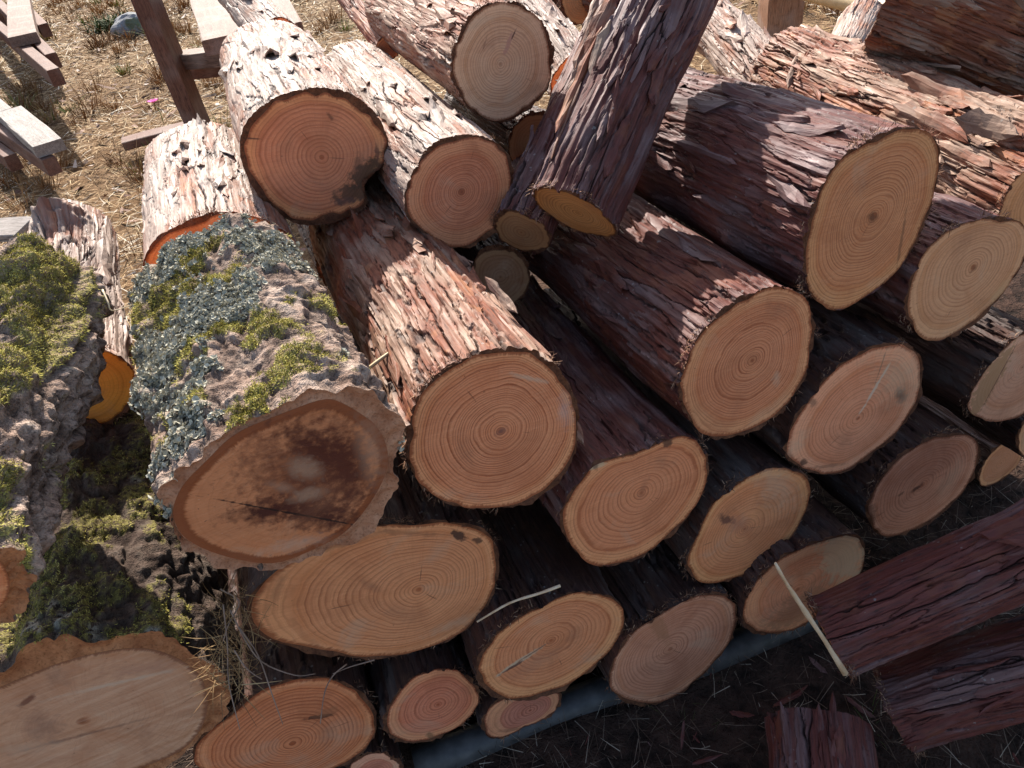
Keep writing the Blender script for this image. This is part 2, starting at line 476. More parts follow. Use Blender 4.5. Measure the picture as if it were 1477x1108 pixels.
def make_log(key, label, poly=None, inner=None, c=None, r=None, s=None, t=None, back=None, tb=None, vp=VP, L=0.8, pith=None, bark='warm', style='fib', res=1, bt=0.006,
             taper=0.0, face=None, rim=None, spots=(), flakes=0, name='log', seed=None, bh=1.0, group='logs stacked in the woodpile', flk_mat=None, knob=(), oval=0.0, backface=True, fth=None):
    seed = seed if seed is not None else (sum(ord(ch) * (i + 3) for i, ch in enumerate(key)) % 97)
    R_ = np.random.default_rng(seed)
    if poly is not None: cpx = c or tuple((np.max(poly, 0) + np.min(poly, 0)) / 2)
    else: cpx = c
    rc = ray(*cpx)
    if t is None: t = s / (rc @ D0)
    P0 = CP + rc * t
    if back is not None: d = nrm(at(back[0], back[1], tb) - P0)
    else: d = nrm(ray(*vp))
    e1 = nrm(np.cross(d, [0, 0, 1])); e2 = np.cross(e1, d)      # e1 right, e2 up, d away
    nth = {0: 64, 1: 120, 2: 210, 3: 250}[res]
    nv = {0: 26, 1: 70, 2: 200, 3: 240}[res]
    # angular sampling: denser toward the camera-facing upper side
    u = np.arange(nth) / nth
    look = nrm(CP + np.array([0, 0, 0.5]) - (P0 + d * L * 0.5)); lt = math.atan2(look @ e2, look @ e1)
    th = lt + 2 * math.pi * (u - 0.085 * np.sin(2 * math.pi * u))
    ang01 = np.mod(th / (2 * math.pi), 1.0)
    if poly is not None:
        pp = plane_px(smoothp(poly), P0, d, e1, e2)
        org = plane_px([pith], P0, d, e1, e2)[0] if pith else pp.mean(0)
        Rf = polar(pp, org, th)
    else:
        org = np.array([0.0, 0.0])
        Rf = r * (1 + oval * np.cos(2 * (th - R_.uniform(0, 6))) + 0.035 * vnoise(np.cos(th) * 1.6 + seed, np.sin(th) * 1.6, seed) + 0.012 * vnoise(np.cos(th) * 5 + seed, np.sin(th) * 5, seed + 1))
    Rm = Rf.mean()
    if inner is not None:
        ip = plane_px(smoothp(inner), P0, d, e1, e2)
        Ri = np.minimum(polar(ip, org, th), Rf - 0.004)
    else:
        Ri = Rf - bt * np.clip(1.05 + 0.75 * vnoise(ang01 * 11, 0 * th, seed + 3, 11) + 0.4 * vnoise(ang01 * 41, 0 * th, seed + 4, 41), 0.25, 2.4)
    # smoothed cross-section used deeper inside the log
    ker = np.hanning(max(5, nth // 10)); ker /= ker.sum()
    Rs = np.convolve(np.concatenate([Rf, Rf, Rf]), ker, 'same')[nth:2 * nth]
    lbl = label
    root = thing(name, lbl, 'log', P0, group)
    def W(R, th_, v):
        R = np.asarray(R); return P0 + (org[0] + R * np.cos(th_))[..., None] * e1 + (org[1] + R * np.sin(th_))[..., None] * e2 + np.asarray(v)[..., None] * d
    # ---- bark body
    vv = L * (np.linspace(0, 1, nv) ** 1.15)
    TH, VV = np.meshgrid(th, vv); A01 = np.mod(TH / (2 * math.pi), 1.0)
    C_ = 2 * math.pi * Rm
    if style == 'fib':
        n1 = max(6, int(round(C_ / 0.030))); n2 = max(12, int(round(C_ / 0.014)))
        l1, l2 = 0.34, 0.15
        wx = 0.20 * vnoise(A01 * n1, VV / 0.09, seed, n1) + 0.07 * vnoise(A01 * n1 * 4, VV / 0.014, seed + 1, n1 * 4)
        wy = 0.16 * vnoise(A01 * n1 * 3, VV / 0.05, seed + 2, n1 * 3) + 0.05 * vnoise(A01 * n1 * 8, VV / 0.014, seed + 8, n1 * 8)
        skew = 0.5 * vnoise(VV / 0.3, VV * 0, seed + 31)
        f1, f2, i1, dx, dy = worley(A01 * n1 + wx + skew, VV / l1 + wy, seed, n1)
        g1, g2, i2, dx2, dy2 = worley(A01 * n2 + wx * 1.6 + skew * 2, VV / l2 + wy * 1.4, seed + 50, n2)
        ed1 = sstep(0.0, 0.10, f2 - f1); ed2 = sstep(0.0, 0.12, g2 - g1)
        smo = 0.35 + 0.65 * sstep(-0.25, 0.25, vnoise(A01 * 6, VV / 0.17, seed + 71, 6) + 0.4 * vnoise(A01 * 18, VV / 0.06, seed + 72, 18))
        h = 0.0055 * i1 + 0.0030 * i2 - 0.0060 * (1 - ed1) - 0.0022 * (1 - ed2) * (i2 > 0.35)
        h += 0.0045 * (dy * (i1 - 0.2)) + 0.0020 * dy2 + 0.0016 * dx2
        h *= smo
        nf = int(C_ / 0.0045)
        h += 0.0017 * vnoise(A01 * nf + 0.5 * wx, VV / 0.085, seed + 3, nf) + 0.0035 * vnoise(A01 * 7, VV / 0.12, seed + 4, 7)
        h = h * bh - 0.006 * bh
        pid = 0.6 * i1 + 0.4 * i2
        crk = np.clip(((1 - ed1) * 0.9 + (1 - ed2) * 0.35 * (i2 > 0.35)) * smo, 0, 1)
        extra = {}
        ext = 0.004
    else:
        n1 = max(8, int(round(C_ / 0.048)))
        wx = 0.35 * vnoise(A01 * n1, VV / 0.05, seed, n1) + 0.09 * vnoise(A01 * n1 * 4, VV / 0.014, seed + 1, n1 * 4)
        wy = 0.35 * vnoise(A01 * n1, VV / 0.05, seed + 2, n1) + 0.09 * vnoise(A01 * n1 * 4, VV / 0.014, seed + 8, n1 * 4)
        f1, f2, i1, dx, dy = worley(A01 * n1 + wx, VV / 0.12 + wy, seed, n1)
        n2 = n1 * 3
        g1, g2, i2, dx2, dy2 = worley(A01 * n2 + wx * 2, VV / 0.026 + wy * 2, seed + 50, n2)
        ed1 = sstep(0.0, 0.5, f2 - f1)
        h = 0.0085 * ed1 * (0.55 + 0.6 * i1) + 0.0035 * (1 - g1 * 1.2) + 0.0032 * vnoise(A01 * n1 * 1.5 + wx, VV / 0.013 + wx * 2, seed + 80) + 0.0016 * vnoise(A01 * n1 * 4, VV / 0.006 + wx * 3, seed + 81) + 0.0018 * vnoise(A01 * n1 * 7, VV / 0.011, seed + 5, n1 * 7) + 0.0007 * vnoise(A01 * n1 * 14, VV / 0.006, seed + 6, n1 * 14)
        h += 0.010 * fbm(A01 * 9, VV / 0.09, seed + 6, 9)
        h = h * bh - 0.010 * bh
        pid = i1
        crk = 0.6 * np.clip(1 - ed1 * 1.5, 0, 1) ** 2
        upz = (np.cos(TH) * e1[2] + np.sin(TH) * e2[2])
        mo = fbm(A01 * 11, VV / 0.07, seed + 20, 11) + 0.25 * ed1 + 0.35 * upz
        li = fbm(A01 * 9, VV / 0.08, seed + 40, 9)
        mo = mo + (fth['moss'](TH, VV) if fth else 0); li = li + (fth['lich'](TH, VV) if fth else -1)
        mo = mo + 0.22 * vnoise(A01 * n1 * 5, VV / 0.016, seed + 60, n1 * 5) + 0.16 * vnoise(A01 * n1 * 11, VV / 0.007, seed + 61, n1 * 11); li = li + 0.2 * vnoise(A01 * n1 * 5, VV / 0.016, seed + 62, n1 * 5)
        extra = dict(moss=sstep(0.12, 0.4, mo), lich=sstep(0.05, 0.3, li))
        extra['moss'] = extra['moss'] * (1 - extra['lich'])
        ext = 0.004
    bl = sstep(0.0, 0.06, VV)
    Rb = (Rf[None, :] * (1 - bl) + Rs[None, :] * bl) * (1 - taper * VV / L)
    env = 0.55 + 0.45 * sstep(0.0, 0.02, VV)
    for (kt, kv, kr, kh) in knob:      # knots: angle, distance, radius, height
        dd = np.hypot((np.mod(TH - kt + math.pi, 2 * math.pi) - math.pi) * Rm, VV - kv) / kr
        h = h + kh * (1.0 if kh > .03 else 0.5) * np.exp(-(dd ** 2)) * (1 + 0.4 * vnoise(A01 * 60, VV / 0.012, seed + 95, 60))
        crk = np.clip(crk + (0.5 if kh < .03 else 0.25) * np.exp(-((dd / 0.5) ** 2)), 0, 1)
    RR = Rb + h * env
    V0 = VV.copy()
    jag = ext * (vnoise(A01[0] * 40, 0 * th, seed + 11, 40) + 0.7 * vnoise(A01[0] * 110, 0 * th, seed + 12, 110))
    V0 = V0 + (jag * 0.9)[None, :] * (1 - sstep(0, 0.03, VV))
    Vb = W(RR, TH, V0).reshape(-1, 3)
    attrs = dict(bc=np.stack([(Rm * np.cos(TH)).ravel() + seed, (Rm * np.sin(TH)).ravel(), VV.ravel()], -1), pid=pid.ravel(), crk=crk.ravel())
    for k, a in extra.items(): attrs[k] = a.ravel()
    bmat = (MOSS_SHADED if key == 'L2' else MOSS) if style == 'rug' else BM[bark]
    bo = mesh('bark', Vb, grid_faces(nv, nth)[:, ::-1], bmat, root, attrs, smooth=(style == 'rug'), loc=P0)
    # ---- bark rim at the sawn end
    nr = 6 if inner is not None else 4
    k = np.linspace(0, 1, nr)[:, None]
    thick = inner is not None
    rimR = RR[0][None, :] * k + Ri[None, :] * (1 - k)
    rv = V0[0][None, :] * k + 0.0 * (1 - k)
    rv = rv + (0.0022 if not thick else 0.003) * vnoise(A01[:1] * 70 + 0 * k, k * 4 + 0 * A01[:1], seed + 14, 70) * (k > 0.01) * (k < 0.99)
    if thick: rv = rv + 0.004 * np.sin(np.clip(k, 0, 1) * math.pi)
    rimR = rimR + 0.0008 * vnoise(A01[:1] * 90 + 0 * k, k * 3, seed + 16, 90) * (k > 0) * (k < 1)
    Vr = W(rimR, th[None, :] + 0 * k, rv).reshape(-1, 3)
    mesh('bark_rim', Vr, grid_faces(nr, nth)[:, ::-1], rim or (RIMT if thick else RIM), root, dict(bc=(Vr - P0) + seed), smooth=True, loc=P0)
    # ---- sawn face
    nt_ = 26
    tt = np.linspace(0, 1, nt_)[:, None] ** 0.9
    fr = tt * Ri[None, :]
    fz = 0.0006 * vnoise(fr * np.cos(th) / 0.03 + 9, fr * np.sin(th) / 0.03 + 9, seed + 21) * (tt < 0.999)
    Vf = W(fr, th[None, :] + 0 * tt, fz - 0.0002).reshape(-1, 3)
    wgt = (1 - tt) * 0.85
    Rim = Ri.mean()
    k2 = np.hanning(max(7, nth // 5)); k2 /= k2.sum()
    Rsm = np.convolve(np.concatenate([Ri, Ri, Ri]), k2, 'same')[nth:2 * nth]
    Rsm = np.maximum(Rsm, 0.75 * Rim)
    rg = np.clip(fr / (wgt * Rim + (1 - wgt) * Rsm[None, :]), 0, 1.05)
    fm = np.stack([(org[0] + fr * np.cos(th)), (org[1] + fr * np.sin(th)), 0 * fr], -1).reshape(-1, 3)
    radv = np.stack([np.cos(th)[None, :] + 0 * tt, np.sin(th)[None, :] + 0 * tt, tt * 0.1 + 0 * th[None, :]], -1).reshape(-1, 3)
    sl = []
    for sp in spots:
        (px, py), (ax, ay), ratio, col, stg, soft = sp
        q = plane_px([(px, py), (px + ax, py + ay)], P0, d, e1, e2)
        sl.append((tuple(q[0]), tuple(q[1] - q[0]), ratio, col, stg, soft))
    if not (face or {}).get('plain') and res >= 1:
        for _ in range(int(R_.integers(1, 4))):
            a_ = R_.uniform(0, 2 * math.pi); q0 = R_.uniform(0.15, 0.75); ln_ = R_.uniform(0.05, 0.14) * Rm
            sl.append(((org[0] + math.cos(a_) * q0 * Rm, org[1] + math.sin(a_) * q0 * Rm), (math.cos(a_) * ln_, math.sin(a_) * ln_), 0.06, (0.13, 0.05, 0.028), 0.6, 0.5))
        a_ = R_.uniform(0, 2 * math.pi); q0 = R_.uniform(0.3, 0.7) * Rm
        sl.append(((org[0] + math.cos(a_) * q0, org[1] + math.sin(a_) * q0), (0.3 * Rm * math.cos(a_ + 1.5), 0.3 * Rm * math.sin(a_ + 1.5)), 0.5, (0.30, 0.13, 0.07), 0.35, 1.0))
    fkw = dict(sawang=R_.uniform(-40, 60))
    fkw.update(face or {})
    fmat = face_mat('sawn_face_' + key, seed, Rim, spots=sl, **fkw)
    mesh('cut_face', Vf, grid_faces(nt_, nth)[:, ::-1], fmat, root, dict(rg=rg.ravel(), te=(tt + 0 * fr).ravel(), fm=fm, rad=radv), smooth=True, loc=P0)
    if backface:
        Rbk = RR[-1]; tb_ = np.array([[0.0], [0.5], [1.0]])
        Vk = W(tb_ * Rbk[None, :], th[None, :] + 0 * tb_, L + 0 * tb_ * th[None, :] + V0[-1][None, :] - L).reshape(-1, 3)
        fmk = np.stack([(tb_ * Rbk * np.cos(th)), (tb_ * Rbk * np.sin(th)), 0 * tb_ * Rbk], -1).reshape(-1, 3)
        mesh('cut_face', Vk, grid_faces(3, nth), fmat, root, dict(rg=(tb_ + 0 * Rbk[None, :]).ravel(), fm=fmk, rad=np.tile(np.array([[1, 0, 0.0]]), (3 * nth, 1)), te=0 * (tb_ + 0 * Rbk[None, :]).ravel()), smooth=True, loc=P0)
    # ---- frayed fibres standing off the sawn edge
    if res >= 1 and style == 'fib':
        nfb = int(260 * Rm / 0.12 * (1 if res < 3 else 1.6)); jj = R_.integers(0, nth, nfb * 2); jj = jj[vnoise(A01[0][jj] * 17, 0 * th[jj], seed + 90, 17) > R_.uniform(-.1, .5, nfb * 2)][:nfb]; nfb = len(jj); aa = th[jj]
        nn = np.cos(aa)[:, None] * e1 + np.sin(aa)[:, None] * e2; tg = -np.sin(aa)[:, None] * e1 + np.cos(aa)[:, None] * e2
        pb = W(Rf[jj] + R_.uniform(-.004, .003, nfb), aa, R_.uniform(-.002, .012, nfb))
        dr = nn * R_.uniform(.1, 1, nfb)[:, None] + tg * R_.normal(0, .7, nfb)[:, None] - d * R_.uniform(-.3, .9, nfb)[:, None]
        fo = blades('bark_fibre', pb, dr, R_.uniform(.003, .012, nfb), R_.uniform(.0006, .0016, nfb), R_.uniform(-.8, .8, nfb), R_.uniform(0, 1, nfb), FIB, None, None, 2)
        fo.parent = root; fo.location = -root.location
    # ---- loose flakes
    for q in range(flakes):
        for _ in range(40):
            a = lt + R_.normal(0, 0.75); v = R_.uniform(0.07 + 0.08 * Rm, L * 0.93)
            n = math.cos(a) * e1 + math.sin(a) * e2
            if n @ look > 0.15: break
        j = int(np.argmin(np.abs(np.mod(th - a + math.pi, 2 * math.pi) - math.pi))); i = int(np.argmin(np.abs(vv - v)))
        rr = RR[i, j]
        me = FLK[int(R_.integers(len(FLK)))]
        o = bpy.data.objects.new('bark_flake', me); scn.collection.objects.link(o); o.parent = root
        ln = R_.uniform(0.05, 0.20) * (0.75 + Rm * 2)
        X = nrm(d * (1 if R_.random() < 0.5 else -1) + 0.12 * R_.normal() * np.cross(n, d))
        Z = nrm(n + 0.07 * R_.normal() * d); Y = nrm(np.cross(Z, X)); X = np.cross(Y, Z)
        pos = P0 + (org[0] * e1 + org[1] * e2) + n * (rr + 0.0015) + d * v - P0
        M = Matrix(((X[0] * ln, Y[0] * ln * 1.0, Z[0] * ln * 0.9, pos[0]), (X[1] * ln, Y[1] * ln, Z[1] * ln * 0.9, pos[1]), (X[2] * ln, Y[2] * ln, Z[2] * ln * 0.9, pos[2]), (0, 0, 0, 1)))
        o.matrix_local = M
        o.material_slots[0].link = 'OBJECT'; o.material_slots[0].material = BM[flk_mat or bark]
    info = dict(root=root, P0=P0, d=d, e1=e1, e2=e2, org=org, th=th, vv=vv, RR=RR, L=L, Rm=Rm, look=look, extra=extra, TH=TH, VV=VV, lt=lt, Rf=Rf, seed=seed)
    LOGS[key] = info
    return info


P = {}
P['A']=[(352,175),(381,149),(409,134),(452,126),(490,128),(517,139),(539,159),(555,181),(562,210),(559,230),(545,246),(533,256),(524,272),(532,290),(527,300),(510,311),(490,319),(460,325),(430,325),(398,308),(372,284),(349,244),(342,203)]
P['B']=[(666,191),(625,203),(602,230),(585,267),(581,305),(598,328),(625,345),(652,362),(680,359),(710,340),(732,312),(742,275),(740,237),(727,210),(700,195)]
P['C']=[(727,1),(703,5),(680,17),(656,57),(646,101),(656,135),(680,166),(710,181),(740,178),(768,156),(791,129),(800,95),(798,57),(781,27),(754,7)]
P['M']=[(1348,190),(1359,223),(1354,271),(1336,325),(1309,375),(1275,411),(1227,445),(1200,450),(1177,438),(1160,411),(1158,352),(1167,311),(1187,257),(1221,217),(1268,190),(1309,179)]
P['K']=[(1123,409),(1079,421),(1038,451),(1004,485),(984,529),(974,565),(984,597),(1007,627),(1038,638),(1079,627),(1123,600),(1153,560),(1173,512),(1178,468),(1170,434),(1150,416)]
P['N']=[(1302,434),(1316,387),(1346,345),(1390,318),(1440,308),(1475,318),(1488,345),(1477,380),(1441,434),(1407,468),(1359,495),(1332,492),(1316,475),(1305,458)]
P['O']=[(1477,475),(1451,495),(1417,536),(1393,577),(1393,594),(1414,607),(1444,612),(1477,600),(1510,570),(1530,530),(1525,490),(1505,472)]
P['Q']=[(1295,494),(1272,495),(1234,506),(1197,536),(1167,573),(1139,610),(1128,648),(1133,668),(1167,683),(1197,688),(1227,678),(1268,651),(1302,617),(1326,577),(1333,546),(1328,509),(1314,497)]
P['R']=[(1373,622),(1336,631),(1295,658),(1268,688),(1248,726),(1250,748),(1260,769),(1275,777),(1302,774),(1343,753),(1366,733),(1390,712),(1410,678),(1415,651),(1407,627)]
P['S']=[(1112,673),(1079,685),(1045,709),(1020,735),(1001,777),(984,811),(991,831),(1014,843),(1045,841),(1079,828),(1112,807),(1143,777),(1161,743),(1172,709),(1169,687),(1146,676)]
P['T']=[(808,733),(803,755),(815,784),(835,807),(862,819),(896,816),(937,801),(971,770),(990,750),(1007,729),(1021,692),(1021,658),(1007,634),(984,627),(964,631),(930,648),(896,658),(856,665),(835,692),(817,715)]
P['U']=[(849,851),(812,858),(771,875),(727,902),(700,933),(686,956),(686,980),(707,1004),(747,1012),(788,1002),(829,987),(866,956),(893,929),(905,895),(900,872),(879,855)]
P['V']=[(1028,855),(997,860),(977,867),(944,890),(913,909),(889,939),(876,970),(879,997),(903,1016),(937,1019),(974,1007),(1004,983),(1038,950),(1058,923),(1067,885),(1062,868),(1048,858)]
P['W']=[(1234,767),(1200,772),(1167,784),(1129,801),(1095,831),(1075,862),(1068,892),(1075,909),(1106,917),(1139,912),(1163,902),(1204,875),(1244,830),(1252,794),(1245,774)]
P['X']=[(636,963),(605,970),(578,990),(558,1021),(553,1048),(561,1066),(588,1072),(619,1070),(652,1058),(680,1034),(697,1004),(688,985),(669,967)]
P['Y']=[(813,997),(808,1021),(785,1041),(754,1050),(741,1060),(713,1066),(697,1058),(695,1038),(707,1016),(740,1000),(780,990)]
P['Z']=[(457,972),(406,980),(366,997),(332,1028),(295,1055),(271,1085),(285,1115),(340,1135),(420,1130),(480,1113),(524,1088),(541,1065),(547,1038),(541,1015),(520,994),(490,977)]
P['H']=[(376,838),(355,868),(359,902),(389,926),(433,938),(500,950),(524,951),(575,948),(625,933),(666,916),(693,889),(713,858),(722,818),(717,784),(700,760),(652,750),(600,755),(551,753),(500,765),(450,785),(410,812)]
P['G']=[(737,497),(693,506),(652,522),(615,553),(595,583),(588,624),(585,658),(595,685),(615,712),(652,732),(680,737),(744,733),(778,719),(812,692),(832,648),(837,597),(829,563),(808,529),(774,504)]
P['F']=[(500,555),(440,556),(399,590),(345,609),(298,631),(278,665),(244,685),(217,710),(234,735),(240,767),(264,794),(294,807),(318,831),(362,823),(393,835),(440,811),(500,787),(540,765),(558,740),(571,710),(585,698),(571,675),(581,648),(585,607),(560,585),(551,575),(530,560)]
P['J']=[(250,327),(294,308),(338,303),(382,315),(420,338),(437,366),(440,400),(420,440),(380,470),(320,480),(260,465),(220,430),(203,395),(206,369),(222,345)]
P['P']=[(715,352),(690,358),(678,385),(682,420),(700,440),(725,445),(750,438),(765,410),(765,380),(745,358)]
P['P2']=[(505,322),(470,333),(452,360),(458,400),(480,425),(510,432),(540,420),(556,385),(550,350),(530,328)]
P['D1']=[(764,274),(778,267),(812,272),(849,289),(876,311),(896,333),(889,344),(862,342),(828,333),(795,315),(771,294)]
P['TR2']=[(1490,215),(1460,240),(1452,280),(1460,320),(1490,345),(1530,320),(1550,270),(1530,225)]
FI = [(470,573),(406,597),(338,624),(298,665),(264,698),(250,729),(250,748),(264,775),(305,797),(366,812),(406,812),(457,790),(500,768),(537,722),(558,681),(560,648),(544,614),(520,597),(495,582)]
L2O = [(24,963),(27,943),(85,919),(149,923),(190,914),(230,910),(271,927),(281,941),(318,956),(338,990),(327,1038),(281,1075),(244,1105),(150,1150),(20,1175),(-80,1165),(-120,1090),(-60,1000)]
L2I = [(20,983),(85,956),(152,939),(203,934),(244,943),(288,970),(301,1010),(291,1051),(264,1082),(217,1102),(120,1135),(0,1150),(-70,1120),(-90,1070),(-40,1010)]
L1O = [(0,784),(30,784),(44,794),(28,811),(40,822),(64,831),(50,851),(51,882),(20,892),(0,909),(-60,938),(-130,955),(-215,925),(-250,850),(-220,785),(-140,748),(-60,756)]
L1I = [(-15,795),(5,815),(15,845),(2,878),(-50,905),(-125,925),(-195,905),(-225,850),(-195,800),(-130,772),(-60,776)]
ORA = (0.55, 0.25, 0.09)
DK = (0.07, 0.035, 0.025)
# ---- front of the stack, flush with the pole underneath
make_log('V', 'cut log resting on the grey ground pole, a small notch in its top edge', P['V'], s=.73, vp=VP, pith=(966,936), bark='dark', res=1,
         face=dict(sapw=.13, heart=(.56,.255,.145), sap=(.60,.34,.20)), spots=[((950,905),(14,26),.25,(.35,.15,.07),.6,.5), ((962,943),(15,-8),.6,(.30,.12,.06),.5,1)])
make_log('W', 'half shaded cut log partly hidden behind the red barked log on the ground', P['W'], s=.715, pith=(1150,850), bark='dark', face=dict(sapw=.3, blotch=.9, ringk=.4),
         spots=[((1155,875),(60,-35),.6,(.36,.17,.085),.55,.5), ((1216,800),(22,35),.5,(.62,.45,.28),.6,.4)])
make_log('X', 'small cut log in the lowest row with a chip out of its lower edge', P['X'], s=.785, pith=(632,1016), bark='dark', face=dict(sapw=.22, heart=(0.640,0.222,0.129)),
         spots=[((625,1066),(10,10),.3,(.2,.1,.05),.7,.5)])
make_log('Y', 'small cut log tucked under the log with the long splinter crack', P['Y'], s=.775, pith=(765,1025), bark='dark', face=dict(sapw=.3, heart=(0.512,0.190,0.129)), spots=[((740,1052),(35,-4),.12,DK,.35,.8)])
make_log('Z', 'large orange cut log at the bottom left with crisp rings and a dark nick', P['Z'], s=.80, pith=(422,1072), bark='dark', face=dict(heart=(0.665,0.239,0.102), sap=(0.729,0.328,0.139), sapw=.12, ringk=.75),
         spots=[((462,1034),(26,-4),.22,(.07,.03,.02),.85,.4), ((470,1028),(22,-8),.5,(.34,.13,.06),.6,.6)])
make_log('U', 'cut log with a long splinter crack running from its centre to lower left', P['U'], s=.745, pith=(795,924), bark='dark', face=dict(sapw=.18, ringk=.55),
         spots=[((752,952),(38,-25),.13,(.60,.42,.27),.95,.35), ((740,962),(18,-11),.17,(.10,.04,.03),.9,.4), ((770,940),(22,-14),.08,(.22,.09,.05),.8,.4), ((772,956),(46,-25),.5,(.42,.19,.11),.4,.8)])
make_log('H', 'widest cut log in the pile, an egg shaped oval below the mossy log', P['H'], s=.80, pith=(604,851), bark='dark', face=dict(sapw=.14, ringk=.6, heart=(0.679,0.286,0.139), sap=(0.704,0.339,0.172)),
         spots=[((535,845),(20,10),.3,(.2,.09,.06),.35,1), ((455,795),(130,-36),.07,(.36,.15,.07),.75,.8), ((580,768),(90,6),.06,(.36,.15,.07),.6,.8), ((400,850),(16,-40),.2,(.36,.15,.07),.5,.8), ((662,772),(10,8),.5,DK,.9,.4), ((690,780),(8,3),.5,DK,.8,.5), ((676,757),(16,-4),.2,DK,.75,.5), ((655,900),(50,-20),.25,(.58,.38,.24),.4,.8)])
make_log('T', 'cut log with a wavy upper edge just right of the largest round log', P['T'], s=.755, pith=(925,711), bark='purple', res=2, flakes=30, L=.85, face=dict(sapw=.16, ringk=.6),
         spots=[((862,672),(16,-5),.3,(.62,.45,.27),.7,.4), ((928,705),(6,-20),.35,(.33,.13,.07),.5,1), ((962,638),(3,10),.6,DK,.8,.4), ((858,668),(3,12),.3,DK,.6,.4)])
make_log('S', 'cut log with a small dark knot beside its centre, below the twin oval faces', P['S'], s=.745, pith=(1074,763), bark='dark', face=dict(sapw=.15, ringk=.5, blotch=.8),
         spots=[((1048,750),(12,6),.4,(.10,.04,.03),.85,.5), ((1066,757),(22,8),.5,(.42,.17,.10),.5,.8), ((1100,805),(30,-18),.15,(.14,.06,.035),.6,.7), ((1120,700),(30,40),.4,(.60,.42,.27),.4,.9)])
make_log('R', 'oval cut log peppered with dark specks right of centre, low in the stack', P['R'], s=.745, pith=(1330,700), bark='dark', face=dict(sapw=.13, ringk=.55, heart=(.56,.26,.15), sap=(.60,.35,.21), blotch=.9),
         spots=[((1322,704),(10,-7),.5,(.08,.03,.02),.8,.5), ((1300,712),(6,-4),.5,(.1,.04,.02),.6,.5), ((1255,740),(6,18),.4,(.14,.06,.035),.6,.6), ((1372,690),(20,-40),.5,(.60,.40,.26),.35,.9)])
make_log('Q', 'long oval cut log with a pale saw scar and a small dark knot', P['Q'], s=.755, pith=(1238,603), bark='dark', face=dict(sapw=.22, ringk=.5, heart=(0.665,0.281,0.139), sap=(0.717,0.381,0.204)),
         spots=[((1262,560),(24,-40),.07,(.66,.48,.34),.9,.4), ((1270,530),(10,-30),.05,(.15,.07,.04),.6,.5), ((1298,570),(7,8),.6,(.09,.04,.03),.8,.6), ((1172,580),(5,7),.5,(.2,.1,.06),.6,.6), ((1159,667),(4,4),.8,DK,.8,.5), ((1195,672),(30,-4),.1,(.25,.11,.06),.5,.6), ((1297,545),(28,36),.6,(.60,.42,.26),.45,.9), ((1150,640),(20,-30),.5,(.60,.42,.27),.4,.9)])
make_log('O', 'cut log at the right edge split by a straight line between tan and whitish wood', P['O'], s=.755, pith=(1475,530), bark='dark', face=dict(sapw=.25, ringk=.25, heart=(0.692,0.349,0.204), sap=(0.757,0.445,0.290)),
         spots=[((1428,550),(30,-56),.34,(.50,.265,.125),.9,.15), ((1440,545),(34,-62),.02,(.2,.08,.05),.8,.4)])
make_log('K', 'round cut log with a thin sunlit crescent of bark along its upper left edge', P['K'], s=.76, pith=(1085,520), bark='red', res=3, flakes=36, L=.82, face=dict(sapw=.2, ringk=.8, rings=27), knob=[(2.0,.33,.02,.008)],
         spots=[((1085,520),(10,-10),.9,(.22,.08,.04),.45,1), ((1120,545),(3,10),.6,(.60,.42,.28),.5,.8), ((1000,600),(60,14),.35,(.40,.19,.09),.3,1)])
make_log('G', 'largest round cut log at the centre of the pile, its bark sunlit above the face', P['G'], s=.755, pith=(722,622), bark='warm', res=3, flakes=34, L=.85, face=dict(sapw=.13, ringk=.85, rings=29, sawang=5),
         spots=[((722,622),(12,-8),.6,(.20,.10,.08),.65,1), ((762,545),(34,8),.12,(.62,.46,.32),.5,.7), ((815,592),(6,30),.4,(.50,.44,.42),.35,1)])
make_log('M', 'big upright oval cut log at the right, shade over its bark except near the face', P['M'], s=.78, pith=(1260,312), bark='purple', res=3, flakes=26, L=.85, face=dict(sapw=.17, ringk=.75, rings=27, heart=(.60,.255,.125), sap=(.62,.33,.16)),
         spots=[((1300,345),(8,-50),.06,(.25,.11,.05),.75,.5), ((1258,314),(7,5),.8,(.15,.06,.03),.8,.8)])
make_log('N', 'wide cut log half covered by the sunlit log lying over it, right side', P['N'], s=.77, pith=(1403,385), bark='purple', res=1, face=dict(sapw=.15, ringk=.5, heart=(.58,.31,.165), sap=(.60,.36,.20)),
         spots=[((1404,388),(7,-8),.5,(.2,.08,.04),.7,.8), ((1440,425),(14,-24),.6,(.55,.33,.16),.5,.6)])
